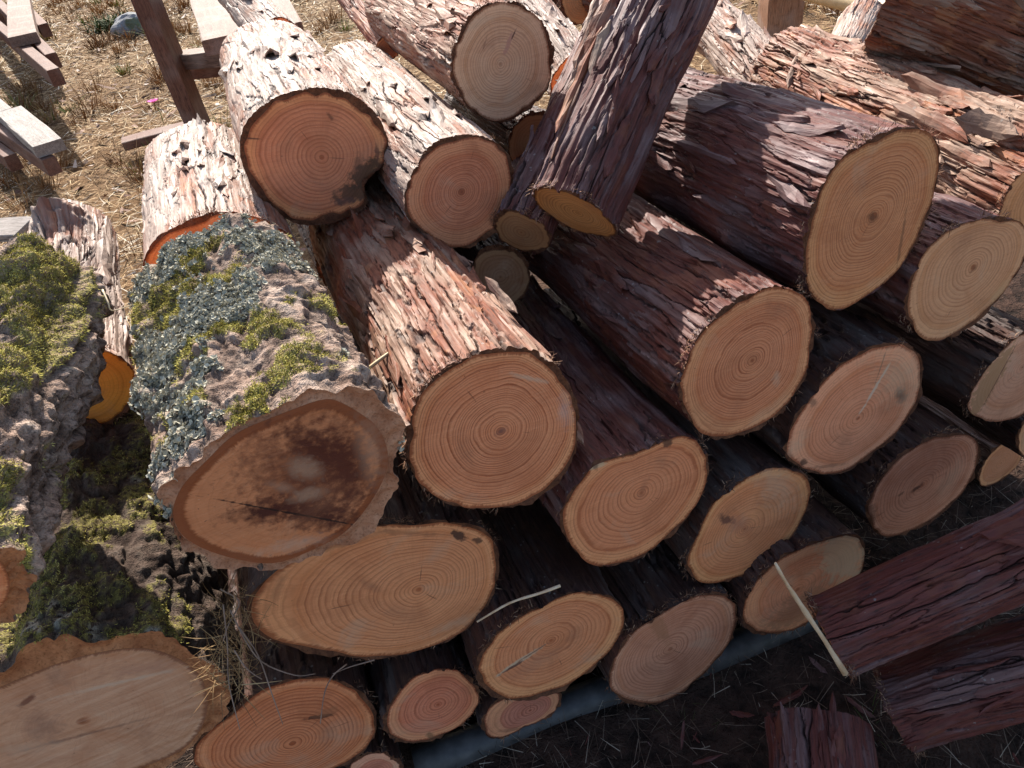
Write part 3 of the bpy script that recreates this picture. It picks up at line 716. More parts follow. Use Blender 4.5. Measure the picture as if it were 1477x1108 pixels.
make_log('F', 'thick barked mossy log crusted with grey lichen, dark rot stain in its cut face', P['F'], inner=FI, s=.70, vp=(64,-322), pith=(418,715), style='rug', res=3, L=.47, bh=1.15, rim=RIMT, taper=.06,
         face=dict(rings=11, ringk=.12, sapw=.06, edge=.90, heart=(0.589,0.248,0.123), sap=(0.564,0.254,0.139), blotch=.9, sawang=-25, saw=1.0),
         spots=[((470,668),(95,70),.72,(.22,.075,.035),.85,.9), ((462,650),(62,34),.40,(.085,.022,.013),.97,.8), ((500,672),(22,66),.42,(.10,.026,.015),.9,.8), ((398,735),(82,-14),.34,(.055,.014,.011),.98,.8), ((462,742),(76,18),.36,(.07,.02,.014),.95,.8), ((445,700),(70,60),.7,(.13,.04,.024),.8,1.0),
                ((440,676),(28,14),.6,(.46,.29,.19),.6,.7), ((406,702),(24,6),.4,(.44,.27,.18),.5,.8), ((444,714),(34,-8),.5,(.46,.29,.19),.6,.7), ((535,650),(10,60),.3,(.52,.33,.22),.45,1), ((425,785),(60,-12),.3,(.55,.38,.28),.5,.9), ((430,742),(120,22),.015,(.03,.015,.012),.9,.4)],
         fth=dict(moss=lambda TH, VV: -0.48 + 0.35 * np.sin(TH - 0.5) * sstep(0.02, .15, VV) + 0.5 * (VV - .25), lich=lambda TH, VV: 0.30 * np.cos(TH - 2.45) - 0.20 + 0.4 * sstep(.1, .3, VV) * (np.cos(TH - 2.0) - .3)), name='mossy_log')
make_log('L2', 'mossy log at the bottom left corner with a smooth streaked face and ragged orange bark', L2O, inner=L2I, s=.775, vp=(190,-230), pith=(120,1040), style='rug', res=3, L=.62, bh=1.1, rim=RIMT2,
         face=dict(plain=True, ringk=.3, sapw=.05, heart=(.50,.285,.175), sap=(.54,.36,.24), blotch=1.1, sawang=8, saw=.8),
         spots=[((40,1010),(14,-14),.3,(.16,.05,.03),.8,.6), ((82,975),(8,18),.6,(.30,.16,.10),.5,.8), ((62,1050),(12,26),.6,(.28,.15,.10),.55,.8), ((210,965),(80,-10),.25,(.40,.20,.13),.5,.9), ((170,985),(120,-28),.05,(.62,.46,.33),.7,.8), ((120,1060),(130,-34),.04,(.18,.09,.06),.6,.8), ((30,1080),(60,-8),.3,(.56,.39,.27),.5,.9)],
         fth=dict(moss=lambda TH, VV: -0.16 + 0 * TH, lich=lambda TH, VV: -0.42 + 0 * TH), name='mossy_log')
make_log('L1', 'moss covered rugged log cut off by the left edge of the photo', L1O, inner=L1I, s=.66, vp=(350,-370), pith=(-100,848), taper=-.10, style='rug', res=3, L=.50, bh=1.5, rim=RIMT2,
         face=dict(plain=True, ringk=.3, sapw=.05, heart=(0.589,0.233,0.118)), fth=dict(moss=lambda TH, VV: -0.12 + 0.2 * np.sin(TH), lich=lambda TH, VV: -0.55 + 0 * TH), name='mossy_log')
# ---- second tier, set back on the first
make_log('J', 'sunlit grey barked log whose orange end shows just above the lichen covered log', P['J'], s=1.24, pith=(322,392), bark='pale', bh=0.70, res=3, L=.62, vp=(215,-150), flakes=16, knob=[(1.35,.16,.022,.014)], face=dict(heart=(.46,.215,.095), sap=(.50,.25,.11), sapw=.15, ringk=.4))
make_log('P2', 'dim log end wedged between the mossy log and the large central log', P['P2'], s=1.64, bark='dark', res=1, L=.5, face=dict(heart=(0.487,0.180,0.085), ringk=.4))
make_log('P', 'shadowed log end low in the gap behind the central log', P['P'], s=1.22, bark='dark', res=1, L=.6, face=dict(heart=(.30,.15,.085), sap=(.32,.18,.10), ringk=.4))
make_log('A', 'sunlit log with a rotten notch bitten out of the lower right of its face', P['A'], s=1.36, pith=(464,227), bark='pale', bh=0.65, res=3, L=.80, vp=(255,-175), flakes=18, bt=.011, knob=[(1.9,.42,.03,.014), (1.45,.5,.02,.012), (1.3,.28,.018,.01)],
         face=dict(sapw=.14, ringk=.6, rings=17, heart=(0.601,0.239,0.134), sap=(0.640,0.318,0.145)),
         spots=[((528,250),(26,-26),.5,(.10,.055,.03),.92,.4), ((512,278),(34,-8),.45,(.11,.06,.035),.9,.4), ((500,290),(24,-4),.3,(.15,.08,.06),.8,.6), ((517,240),(6,-22),.5,(.16,.08,.05),.6,.6), ((364,200),(14,1),.12,DK,.8,.5), ((476,168),(5,6),.5,DK,.6,.6), ((544,220),(2,18),.2,(.2,.08,.05),.8,.5), ((470,270),(40,14),.4,(.36,.17,.10),.35,1)])
make_log('B', 'cut log between the notched log and the central log, half its bark in shade', P['B'], s=1.19, pith=(666,277), bark='pale', bh=0.70, res=3, L=.95, vp=(255,-165), flakes=14, face=dict(sapw=.28, ringk=.75, rings=22, heart=(0.589,0.222,0.123), sap=(0.640,0.312,0.172)),
         spots=[((666,277),(14,-12),.9,(.30,.11,.06),.35,1)])
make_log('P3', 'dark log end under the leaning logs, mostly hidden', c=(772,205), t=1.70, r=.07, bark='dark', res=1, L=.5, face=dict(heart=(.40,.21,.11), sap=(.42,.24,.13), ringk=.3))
make_log('C', 'pale cut log at the top centre with a short crack beside its rings', P['C'], s=1.36, pith=(722,93), bark='warm', res=3, L=.85, vp=(275,-160), flakes=14, bt=.007, face=dict(sapw=.24, ringk=.55, rings=20, heart=(.62,.37,.21), sap=(.66,.44,.26)),
         spots=[((733,64),(-8,22),.16,(.50,.25,.17),.95,.35), ((741,50),(-4,9),.2,(.1,.04,.03),.9,.5), ((700,60),(-4,14),.12,(.30,.15,.09),.6,.5), ((770,130),(16,-12),.5,(.42,.24,.14),.5,.8)])
make_log('TR5', 'sunlit barked log running back just right of the pale top log', c=(835,120), t=2.02, r=.085, back=(700,-60), tb=2.75, bark='pale', res=2, L=.85, flakes=12)
make_log('D2', 'thinner of the two leaning logs, resting under the bigger one', c=(752,335), t=1.30, r=.057, back=(868,70), tb=1.50, bark='purple', res=2, L=.75, flakes=12, face=dict(heart=(.40,.20,.10), sap=(.42,.22,.11), ringk=.35))
make_log('D1', 'thick leaning log standing steeply across the pile with a bright orange end', P['D1'], t=1.20, back=(1080,-250), tb=1.35, pith=(834,308), bark='purple', res=3, L=1.5, flakes=40, bh=1.15, knob=[(1.0,.42,.02,.012)], face=dict(heart=(.56,.26,.10), sap=(.60,.27,.09), sapw=.08, ringk=.7, rings=14))
# ---- right hand top
make_log('TR3', 'short sunlit log behind the leaning log with a small orange end showing', c=(1118,128), t=2.05, r=.085, back=(985,-10), tb=2.62, bark='pale', res=2, L=.7, flakes=14, face=dict(heart=(.40,.21,.11), sap=(.42,.24,.13), ringk=.3))
make_log('TR2', 'sunlit shaggy log lying over the half covered face at the right edge', c=(1526,282), t=1.30, r=.118, back=(1158,112), tb=1.98, bark='warm', res=3, L=.93, flakes=26, bh=1.3, knob=[(2.4,.34,.02,.012)], face=dict(heart=(0.692,0.339,0.161), ringk=.4))
make_log('TR1', 'heavy red barked log at the top right corner lying crosswise', c=(1296,-24), t=1.62, r=.137, back=(1660,112), tb=1.50, bark='warm', res=3, L=.75, flakes=26, bh=1.25)
make_log('TR4', 'small sunlit log glimpsed behind the crosswise log at the top right', c=(1190,150), t=2.5, r=.09, back=(1262,-10), tb=3.2, bark='pale', res=1, L=.8)
make_log('R2', 'dim cut log in shadow behind the split toned face at the right edge', c=(1444,668), r=.072, s=.86, bark='dark', res=0, face=dict(heart=(0.537,0.222,0.118), ringk=.2))
make_log('R3', 'pale sliver of a cut log at the right edge of the photo', [(1490,600),(1472,612),(1464,640),(1474,662),(1500,665),(1520,640),(1520,605)], s=.76, bark='dark', res=0, face=dict(heart=(0.640,0.360,0.204), ringk=.3))
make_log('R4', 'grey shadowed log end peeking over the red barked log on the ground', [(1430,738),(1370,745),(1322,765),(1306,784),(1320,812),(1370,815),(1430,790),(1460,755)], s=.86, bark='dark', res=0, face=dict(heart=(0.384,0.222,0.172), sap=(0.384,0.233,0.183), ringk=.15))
make_log('Z2', 'small pale log end at the very bottom edge beside the large orange face', [(572,1090),(545,1083),(515,1092),(500,1110),(510,1135),(545,1145),(575,1130),(585,1108)], s=.80, bark='dark', res=1, face=dict(heart=(0.615,0.233,0.139), sap=(0.757,0.445,0.268), sapw=.35, ringk=.4))
# ---- logs at the back of the pile
make_log('TL1', 'short log with a brown end behind the notched log at the top', c=(405,62), t=2.15, r=.07, back=(300,-60), tb=2.9, bark='pale', bh=0.70, res=2, L=.7, flakes=8, face=dict(heart=(0.512,0.190,0.096), ringk=.3))
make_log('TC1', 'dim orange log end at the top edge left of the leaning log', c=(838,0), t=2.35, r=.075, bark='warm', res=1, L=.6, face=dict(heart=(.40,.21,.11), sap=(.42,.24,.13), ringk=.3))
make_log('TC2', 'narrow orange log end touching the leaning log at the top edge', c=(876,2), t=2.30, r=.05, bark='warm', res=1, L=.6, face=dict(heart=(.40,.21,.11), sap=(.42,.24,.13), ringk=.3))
make_log('TL3', 'thin knotty branch log behind the top centre log', c=(560,70), t=1.95, r=.035, back=(455,-60), tb=2.5, bark='warm', res=1, L=.8, knob=[(1.5,.1,.012,.01)])
make_log('E', 'weathered pinkish log with a hollow dark knot, beside the mossy log at the left', c=(112,560), t=1.22, r=.090, back=(104,335), tb=1.66, bark='pale', bh=1.2, res=3, L=.60, flakes=8, knob=[(1.45,.50,.045,.045), (1.9,.3,.02,.012)], face=dict(heart=(0.757,0.296,0.054), sap=(0.757,0.296,0.054), ringk=.2))
# ---- logs lying on the ground in front
make_log('RB1', 'dark red barked log on the ground with a pale splinter along its end', c=(1195,920), t=1.19, r=.070, back=(1600,742), tb=1.11, bark='ground_red', res=3, L=.62, flakes=10, bh=1.0, group='red barked logs lying on the ground', face=dict(heart=(0.512,0.201,0.096)), flk_mat='ground_red')
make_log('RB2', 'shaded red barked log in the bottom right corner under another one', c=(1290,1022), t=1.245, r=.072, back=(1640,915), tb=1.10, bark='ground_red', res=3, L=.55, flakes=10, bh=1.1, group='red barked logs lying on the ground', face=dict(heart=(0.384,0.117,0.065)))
make_log('RB3', 'purple barked log end cut off by the bottom edge of the photo', c=(1203,1300), t=1.10, r=.086, back=(1187,1136), tb=1.20, bark='ground_red', res=2, L=.25, flakes=10, bh=.9, group='red barked logs lying on the ground')
#@@GROUND
# ------------------------------------------------------------------ ground
def gz(x, y):
    return 0.030 * fbm(x * 0.9 + 40, y * 0.9 + 7, 3) + 0.012 * vnoise(x * 5, y * 5, 5) - 0.012 + GZ
def ground_mat():
    N = NT('ground', 0.95, 0.1)
    g = N.n.new('ShaderNodeNewGeometry'); P_ = g.outputs['Position']
    n1 = N.noise(P_, 2.2, 4); n2 = N.noise(P_, 24, 4, 0.65); n3 = N.noise(P_, 120, 3, 0.7)
    dry = N.ramp(n2, [(0.32, (0.06, 0.034, 0.018)), (0.48, (0.16, 0.092, 0.045)), (0.62, (0.29, 0.185, 0.10)), (0.78, (0.46, 0.36, 0.25))])
    dry = N.mix(N.ramp(n1, [(0.45, 0.0), (0.62, 0.55)]), dry, (0.19, 0.105, 0.045))
    dry = N.mix(N.ramp(n3, [(0.3, 0.8), (0.45, 0.0)]), dry, (0.07, 0.042, 0.025))
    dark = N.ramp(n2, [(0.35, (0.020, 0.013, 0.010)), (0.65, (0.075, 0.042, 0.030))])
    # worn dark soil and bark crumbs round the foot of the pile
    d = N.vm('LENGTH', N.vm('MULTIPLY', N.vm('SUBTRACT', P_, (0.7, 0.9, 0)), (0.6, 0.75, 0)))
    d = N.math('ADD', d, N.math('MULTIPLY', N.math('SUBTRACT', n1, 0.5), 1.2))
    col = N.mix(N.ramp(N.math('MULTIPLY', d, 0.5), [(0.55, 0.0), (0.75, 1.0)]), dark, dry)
    return N.done(col, N.bump(n3, 0.8, 0.01, N.bump(n2, 0.8, 0.03)))
gs = np.sign(np.linspace(-1, 1, 261)) * (np.abs(np.linspace(-1, 1, 261)) ** 3.2) * 120
gx, gy = np.meshgrid(gs, gs + 3.0, indexing='ij')
gv = np.stack([gx, gy, gz(gx, gy)], -1).reshape(-1, 3)
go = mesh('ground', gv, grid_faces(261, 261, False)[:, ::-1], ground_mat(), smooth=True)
go['kind'] = 'structure'

STRAW = tone_mat('straw', [(0.0, (0.09, 0.045, 0.02)), (0.3, (0.22, 0.125, 0.055)), (0.6, (0.42, 0.265, 0.12)), (0.85, (0.56, 0.41, 0.23)), (1.0, (0.66, 0.58, 0.45))])
GRASS = tone_mat('grass_tuft', [(0.0, (0.10, 0.045, 0.018)), (0.4, (0.25, 0.125, 0.045)), (0.75, (0.40, 0.25, 0.11)), (0.88, (0.24, 0.24, 0.06)), (1.0, (0.12, 0.17, 0.04))])

SPROUT = tone_mat('green_sprouts', [(0, (.05, .045, .015)), (.5, (.06, .08, .02)), (1, (.10, .14, .03))])
# litter of dry straw over the sunlit yard
def region(n, x0, x1, y0, y1, pw=1.0):
    y = y0 + (y1 - y0) * rng.random(n) ** pw; x = x0 + (x1 - x0) * rng.random(n)
    return x, y
x, y = region(80000, -8.5, -0.6, 1.8, 13.5, 1.2)
x2, y2 = region(16000, -0.6, 4.6, 3.0, 9.5)
x = np.concatenate([x, x2]); y = np.concatenate([y, y2]); n = len(x)
a = rng.random(n) * 2 * math.pi
D = np.stack([np.cos(a), np.sin(a), rng.normal(0.12, 0.16, n)], -1)
far = np.clip(y / 6, 0.5, 2)
blades('straw_litter', np.stack([x, y, gz(x, y) + 0.004 + 0.02 * rng.random(n)], -1), D, rng.uniform(0.03, 0.15, n), rng.uniform(0.003, 0.0085, n) * far, rng.uniform(-0.1, 0.3, n), np.clip(rng.normal(0.58, 0.28, n) + 0.35 * fbm(x * 1.3, y * 1.3, 12), 0, 1), STRAW, 'pale dry straw littering the sunlit yard behind the log pile', 'straw', 2)
# tufts
def tufts(nt_, x0, x1, y0, y1, name, label, lo=0.10, hi=0.30, per=34, wd=(0.003, 0.006), mat=None):
    tx, ty = region(nt_, x0, x1, y0, y1)
    keep = fbm(tx * 0.8, ty * 0.8, 77) > -0.25
    tx, ty = tx[keep], ty[keep]; nt_ = len(tx)
    sz = rng.uniform(0.5, 1.0, nt_)
    tn = np.where(rng.random(nt_) < 0.2, rng.uniform(0.75, 1.0, nt_), rng.uniform(0.15, 0.7, nt_))
    i = np.repeat(np.arange(nt_), per); n = len(i)
    aa = rng.random(n) * 2 * math.pi; rr = rng.random(n) ** 0.5 * 0.075 * sz[i]
    bx = tx[i] + rr * np.cos(aa); by = ty[i] + rr * np.sin(aa)
    sp = rng.uniform(0.1, 0.75, n)
    D = np.stack([np.cos(aa) * sp, np.sin(aa) * sp, np.ones(n)], -1)
    blades(name, np.stack([bx, by, gz(bx, by) - 0.004], -1), D, rng.uniform(lo, hi, n) * sz[i], rng.uniform(*wd, n) * np.clip(by / 4.5, 0.6, 2), rng.uniform(0.05, 0.7, n), np.clip(tn[i] + rng.normal(0, 0.1, n), 0, 1), mat or GRASS, label, 'grass', 3)
tufts(900, -8.5, -0.9, 2.2, 13.5, 'grass_tufts', 'dry brown and greenish grass tufts standing in the yard behind the pile', 0.07, 0.24)
tufts(160, 1.0, 4.6, 3.6, 9.0, 'grass_tufts', 'dry grass behind the logs at the top right', 0.08, 0.26)
# shaded foreground
x, y = region(11000, -1.0, 2.0, -0.1, 1.35); n = len(x); a = rng.random(n) * 2 * math.pi
D = np.stack([np.cos(a), np.sin(a), rng.normal(0.1, 0.12, n)], -1)
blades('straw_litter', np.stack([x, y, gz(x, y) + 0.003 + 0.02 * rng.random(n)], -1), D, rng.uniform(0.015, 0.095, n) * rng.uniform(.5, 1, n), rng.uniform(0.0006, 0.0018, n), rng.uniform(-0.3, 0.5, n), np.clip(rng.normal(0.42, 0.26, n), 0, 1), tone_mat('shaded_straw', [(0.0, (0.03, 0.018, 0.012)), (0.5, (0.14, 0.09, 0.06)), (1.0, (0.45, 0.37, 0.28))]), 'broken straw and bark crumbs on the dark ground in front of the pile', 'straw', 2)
tufts(30, 0.1, 1.5, 0.2, 1.0, 'grass_sprouts', 'sparse green grass sprouting from the dark ground in front of the pile', 0.03, 0.09, 9, (0.0015, 0.0028), SPROUT)
# chips of bark on the dark ground and bark rubbish in the yard
x, y = region(2600, -8.0, 4.0, 2.0, 10.0); keep = fbm(x * 0.7, y * 0.7, 31) > -0.1; x = x[keep]; y = y[keep]; n = len(x); a = rng.random(n) * 2 * math.pi
blades('bark_litter', np.stack([x, y, gz(x, y) + 0.02], -1), np.stack([np.cos(a), np.sin(a), rng.normal(0.05, 0.15, n)], -1), rng.uniform(0.04, 0.14, n), rng.uniform(0.012, 0.034, n), rng.uniform(-0.2, 0.3, n), rng.random(n), tone_mat('bark_litter', [(0, (.06, .028, .018)), (.6, (.24, .13, .085)), (1, (.50, .42, .36))]), 'scraps of bark and wood chips littering the dry yard', 'bark litter', 2)
n = 420
x, y = region(n, -0.8, 1.8, 0.0, 1.35)
cv = []; cf = []; ctn = []
for k in range(n):
    me = FLK[k % 16]
    co = np.zeros(len(me.vertices) * 3, np.float32); me.vertices.foreach_get('co', co); co = co.reshape(-1, 3) * rng.uniform(0.006, 0.022)
    fc = np.zeros(len(me.loops), np.int32); me.loops.foreach_get('vertex_index', fc)
    th_ = rng.random() * 6.28; M_ = np.array([[math.cos(th_), -math.sin(th_), 0], [math.sin(th_), math.cos(th_), 0], [rng.normal() * 0.25, rng.normal() * 0.25, 1]])
    cf.append(fc.reshape(-1, 4) + sum(len(c) for c in cv)); cv.append(co @ M_.T + np.array([x[k], y[k], gz(x[k], y[k]) + 0.006])); ctn.append(np.full(len(co), rng.random()))
V = np.concatenate(cv)
o = mesh('bark_crumbs', V, np.concatenate(cf), BM['ground_red'], None, dict(bc=V * 1.0, pid=np.concatenate(ctn), crk=0 * V[:, 0]), smooth=False)
o['kind'] = 'stuff'; o['label'] = 'reddish bark crumbs strewn over the dark ground before the pile'; o['category'] = 'bark crumbs'
for k, (px, py, ln, rot, lb) in enumerate([(1140, 1005, 0.081, .35, 'long curled bark chip on the dark ground left of the red barked logs'), (1240, 1020, 0.056, -.9, 'bark chip leaning on the end of the lower red barked log'), (985, 1060, 0.050, 1.2, 'small bark chip on the dark ground under the bottom row'),
                                       (1070, 1030, 0.043, -.3, 'reddish bark chip among straw right of the pale pole'), (1180, 960, 0.043, 2.1, 'small bark chip in front of the splinter'), (1020, 1095, 0.056, .1, 'bark chip at the bottom edge left of the purple log end')]):
    g = on_ground(px, py, 0.012)
    o = bpy.data.objects.new('bark_chip', FLK[(k * 5 + 2) % 16]); scn.collection.objects.link(o)
    o.location = Vector([float(c) for c in g]); o.rotation_euler = (rng.normal() * .15, rng.normal() * .15, rot); o.scale = (ln, ln * 1.3, ln)
    o['label'] = lb; o['category'] = 'bark chip'; o['group'] = 'bark chips on the dark ground'
    o.material_slots[0].link = 'OBJECT'; o.material_slots[0].material = BM['ground_red']

# ------------------------------------------------------------------ timber
def wood_mat(name, c1, c2, weather=0.3, rough=0.75):
    N = NT(name, rough, 0.25)
    tc = N.n.new('ShaderNodeTexCoord'); P_ = tc.outputs['Object']
    st = N.vm('MULTIPLY', P_, (1.2, 14, 14))
    g = N.noise(st, 5, 5, 0.6, 0.4); g2 = N.noise(st, 22, 3, 0.6)
    col = N.ramp(g, [(0.3, c1), (0.7, c2)])
    col = N.mix(N.ramp(g2, [(0.34, 0.8), (0.50, 0.0)]), col, tuple(c * 0.4 for c in c1))
    col = N.mix(N.ramp(N.noise(P_, 30, 3, 0.7), [(0.58, 0.0), (0.68, 0.5)]), col, tuple(c * 0.6 for c in c1))
    col = N.mix(N.ramp(N.noise(P_, 6, 3), [(0.5, 0.0), (0.7, weather)]), col, (0.42, 0.37, 0.33))
    return N.done(col, N.bump(g2, 0.5, 0.002))
WBROWN = wood_mat('brown_timber', (0.11, 0.045, 0.029), (0.20, 0.095, 0.062), 0.15)
WGREY = wood_mat('weathered_timber', (0.13, 0.072, 0.050), (0.27, 0.165, 0.12), 0.3)
WWHITE = wood_mat('bleached_timber', (0.20, 0.165, 0.14), (0.36, 0.31, 0.275), 0.2)

def beam(name, p0, p1, w_, h_, mat, parent=None, roll=0.0, up=(0, 0, 1), seed=0, bev=0.004):
    """rectangular timber from p0 to p1, a little bowed, with worn edges"""
    p0 = np.asarray(p0, float); p1 = np.asarray(p1, float)
    X = nrm(p1 - p0); L_ = np.linalg.norm(p1 - p0)
    Y = nrm(np.cross(up, X)); Z = np.cross(X, Y)
    c_, s_ = math.cos(roll), math.sin(roll); Y, Z = c_ * Y + s_ * Z, -s_ * Y + c_ * Z
    r = np.random.default_rng(seed + 5)
    b = bev; hw, hh = w_ / 2, h_ / 2
    prof = np.array([(-hw + b, -hh), (hw - b, -hh), (hw, -hh + b), (hw, hh - b), (hw - b, hh), (-hw + b, hh), (-hw, hh - b), (-hw, -hh + b)])
    ns = 7
    V = []
    for i in range(ns):
        q = i / (ns - 1)
        sc = 1 + 0.02 * r.normal(0, 1, (8, 1))
        pr = prof * sc
        for (a_, b_) in pr:
            V.append((q * L_ + (r.normal() * 0.002), a_, b_ + 0.004 * math.sin(q * 3.1)))
    V = np.array(V)
    Fc = grid_faces(ns, 8)[:, ::-1].tolist()
    me = bpy.data.meshes.new(name)
    me.from_pydata(V.tolist(), [], Fc + [list(range(8))[::-1], [(ns - 1) * 8 + k for k in range(8)]])
    me.update(); me.materials.append(mat)
    bm = bmesh.new(); bm.from_mesh(me); bmesh.ops.recalc_face_normals(bm, faces=bm.faces); bm.to_mesh(me); bm.free()
    o = bpy.data.objects.new(name, me); scn.collection.objects.link(o)
    M_ = Matrix(((X[0], Y[0], Z[0], p0[0]), (X[1], Y[1], Z[1], p0[1]), (X[2], Y[2], Z[2], p0[2]), (0, 0, 0, 1)))
    if parent:
        o.parent = parent; M_ = Matrix.Translation(-parent.location) @ M_
    o.matrix_local = M_
    return o
import bmesh
H_ = lambda x, y, z: on_ground(x, y, z)
# slatted bench top left
t1 = thing('slatted_bench', 'brown slatted wooden bench in the top left corner with one pale plank on top', 'bench', H_(40, 130, 0))
def plank(p, q, z, w_, h_, mat, par, sd, name='plank'):
    return beam(name, H_(p[0], p[1], z), H_(q[0], q[1], z), w_, h_, mat, par, seed=sd)
plank((-60, -8), (82, 112), .40, .075, .10, WBROWN, t1, 1)
plank((-40, -32), (78, 88), .40, .075, .10, WBROWN, t1, 2)
plank((-20, -45), (66, 44), .40, .075, .10, WBROWN, t1, 3)
plank((-60, 20), (-10, 70), .40, .075, .10, WBROWN, t1, 4)
plank((24, -40), (35, 58), .49, .19, .07, WGREY, t1, 5)
for k, (px, py) in enumerate([(-40, 60), (10, 40), (-30, 0)]):
    g = H_(px, py, 0); beam('leg', g, g + np.array([0, 0, .36]), .08, .08, WBROWN, t1, up=(0, 1, 0), seed=9 + k)
t2 = thing('slatted_bench', 'low slatted bench with a bleached white plank end, below the other slatted bench', 'bench', H_(20, 250, 0))
plank((-60, 150), (76, 240), .20, .07, .09, WBROWN, t2, 11)
plank((-60, 175), (20, 235), .12, .07, .09, WBROWN, t2, 12)
plank((16, 165), (72, 214), .28, .15, .06, WWHITE, t2, 13)
plank((-60, 110), (6, 166), .28, .12, .05, WWHITE, t2, 14)
for k, (px, py) in enumerate([(-30, 200), (15, 225)]):
    g = H_(px, py, 0); beam('leg', g, g + np.array([0, 0, .16]), .08, .08, WBROWN, t2, up=(0, 1, 0), seed=19 + k)
o = beam('white_board', H_(-60, 335, .10), H_(38, 330, .10), .16, .035, WWHITE, None, roll=.12, seed=3)
o['label'] = 'bleached white board lying on the straw at the left edge'; o['category'] = 'board'
# picnic bench beside the sunlit log
t3 = thing('picnic_table', 'dark brown wooden table frame with a sunlit top plank behind the notched log', 'table', H_(298, 205, 0))
g = H_(300, 212, 0)
beam('leg', g, g + np.array([-.03, .0, 1.15]), .20, .09, WBROWN, t3, up=(0, 1, 0), roll=math.pi / 2, seed=31)
plank((288, -45), (334, 62), .78, .22, .06, WGREY, t3, 32, 'top_plank')
plank((362, -60), (402, 50), .78, .20, .06, WGREY, t3, 35, 'top_plank')
plank((244, 89), (380, 78), .47, .13, .085, WGREY, t3, 33, 'seat_beam')
plank((262, 101), (390, 90), .375, .11, .095, WBROWN, t3, 34, 'cross_beam')
o = beam('short_board', H_(178, 208, .08), H_(300, 178, .08), .13, .05, WBROWN, None, seed=41)
o['label'] = 'short reddish board end lying on the straw behind the grey barked log'; o['category'] = 'board'
g = H_(1119, 92, 0)
o = beam('wooden_post', g, g + np.array([0.0, 0.0, 1.0]), .20, .16, wood_mat('post_timber', (0.26, 0.12, 0.065), (0.40, 0.22, 0.13), 0.3), None, up=(0, 1, 0), seed=43)
o['label'] = 'square brown wooden post behind the logs right of the leaning log'; o['category'] = 'post'

def tube(name, pts, r0, r1, mat, parent=None, ns=7, lumps=0.1, seed=0, sub=4, extra=None):
    P_ = [np.asarray(p, float) for p in pts]
    # Catmull-Rom
    Q = []
    PP = [2 * P_[0] - P_[1]] + P_ + [2 * P_[-1] - P_[-2]]
    for i in range(1, len(PP) - 2):
        for k in range(sub):
            t_ = k / sub; a_, b_, c_, d_ = PP[i - 1:i + 3]
            Q.append(0.5 * ((2 * b_) + (-a_ + c_) * t_ + (2 * a_ - 5 * b_ + 4 * c_ - d_) * t_ ** 2 + (-a_ + 3 * b_ - 3 * c_ + d_) * t_ ** 3))
    Q.append(P_[-1]); Q = np.array(Q); n = len(Q)
    T = np.gradient(Q, axis=0); T /= np.linalg.norm(T, axis=1)[:, None]
    up = np.array([0.13, 0.21, 1.0]); V = []
    for i in range(n):
        S_ = nrm(np.cross(T[i], up)); B_ = np.cross(S_, T[i]); rr = r0 + (r1 - r0) * i / (n - 1)
        for k in range(ns):
            an = 2 * math.pi * k / ns
            q = rr * (1 + lumps * vnoise(np.array(k * 1.3), np.array(i * 0.8), seed))
            V.append(Q[i] + q * (math.cos(an) * S_ + math.sin(an) * B_))
    V = np.array(V); Fc = grid_faces(n, ns)
    # end caps as quads fans collapse
    c0 = len(V); V = np.vstack([V, Q[0], Q[-1]])
    caps = [[(k + 1) % ns, k, c0, c0] for k in range(ns)]
    me = bpy.data.meshes.new(name)
    fl = Fc.tolist() + [[(k + 1) % ns, k, c0][::-1] for k in range(ns)] + [[(n - 1) * ns + (k + 1) % ns, (n - 1) * ns + k, c0 + 1] for k in range(ns)]
    loc = parent.location if parent else Vector([float(c) for c in Q[0]])
    me.from_pydata((V - np.array(loc)).tolist(), [], fl); me.update(); me.materials.append(mat)
    bm = bmesh.new(); bm.from_mesh(me); bmesh.ops.recalc_face_normals(bm, faces=bm.faces); bm.to_mesh(me); bm.free()
    me.polygons.foreach_set('use_smooth', [True] * len(me.polygons))
    o = bpy.data.objects.new(name, me); scn.collection.objects.link(o)
    if parent: o.parent = parent
    else: o.location = loc
    return o
def smooth_pole_mat(name, c1, c2):
    N = NT(name, 0.5, 0.4); tc = N.n.new('ShaderNodeTexCoord')
    n = N.noise(N.vm('MULTIPLY', tc.outputs['Object'], (8, 8, 8)), 4, 4)
    return N.done(N.ramp(n, [(0.3, c1), (0.7, c2)]), N.bump(N.noise(tc.outputs['Object'], 60, 3), 0.3, 0.002))
o = tube('ground_pole', [H_(600, 1105, .0), H_(860, 1003, .0), H_(1020, 950, .0), H_(1165, 888, .0), H_(1330, 812, .0)], .034, .030, smooth_pole_mat('grey_pole', (.03, .028, .028), (.085, .078, .076)), ns=16, lumps=.03)
o['label'] = 'smooth grey pole on the ground carrying the front of the bottom row'; o['category'] = 'pole'
o = tube('rail', [H_(1130, -22, .45), H_(1260, 10, .45), H_(1400, 40, .45)], .05, .045, smooth_pole_mat('rail_wood', (.46, .33, .17), (.62, .47, .27)), ns=12, lumps=.08)
o['label'] = 'pale round rail behind the logs at the top right'; o['category'] = 'rail'

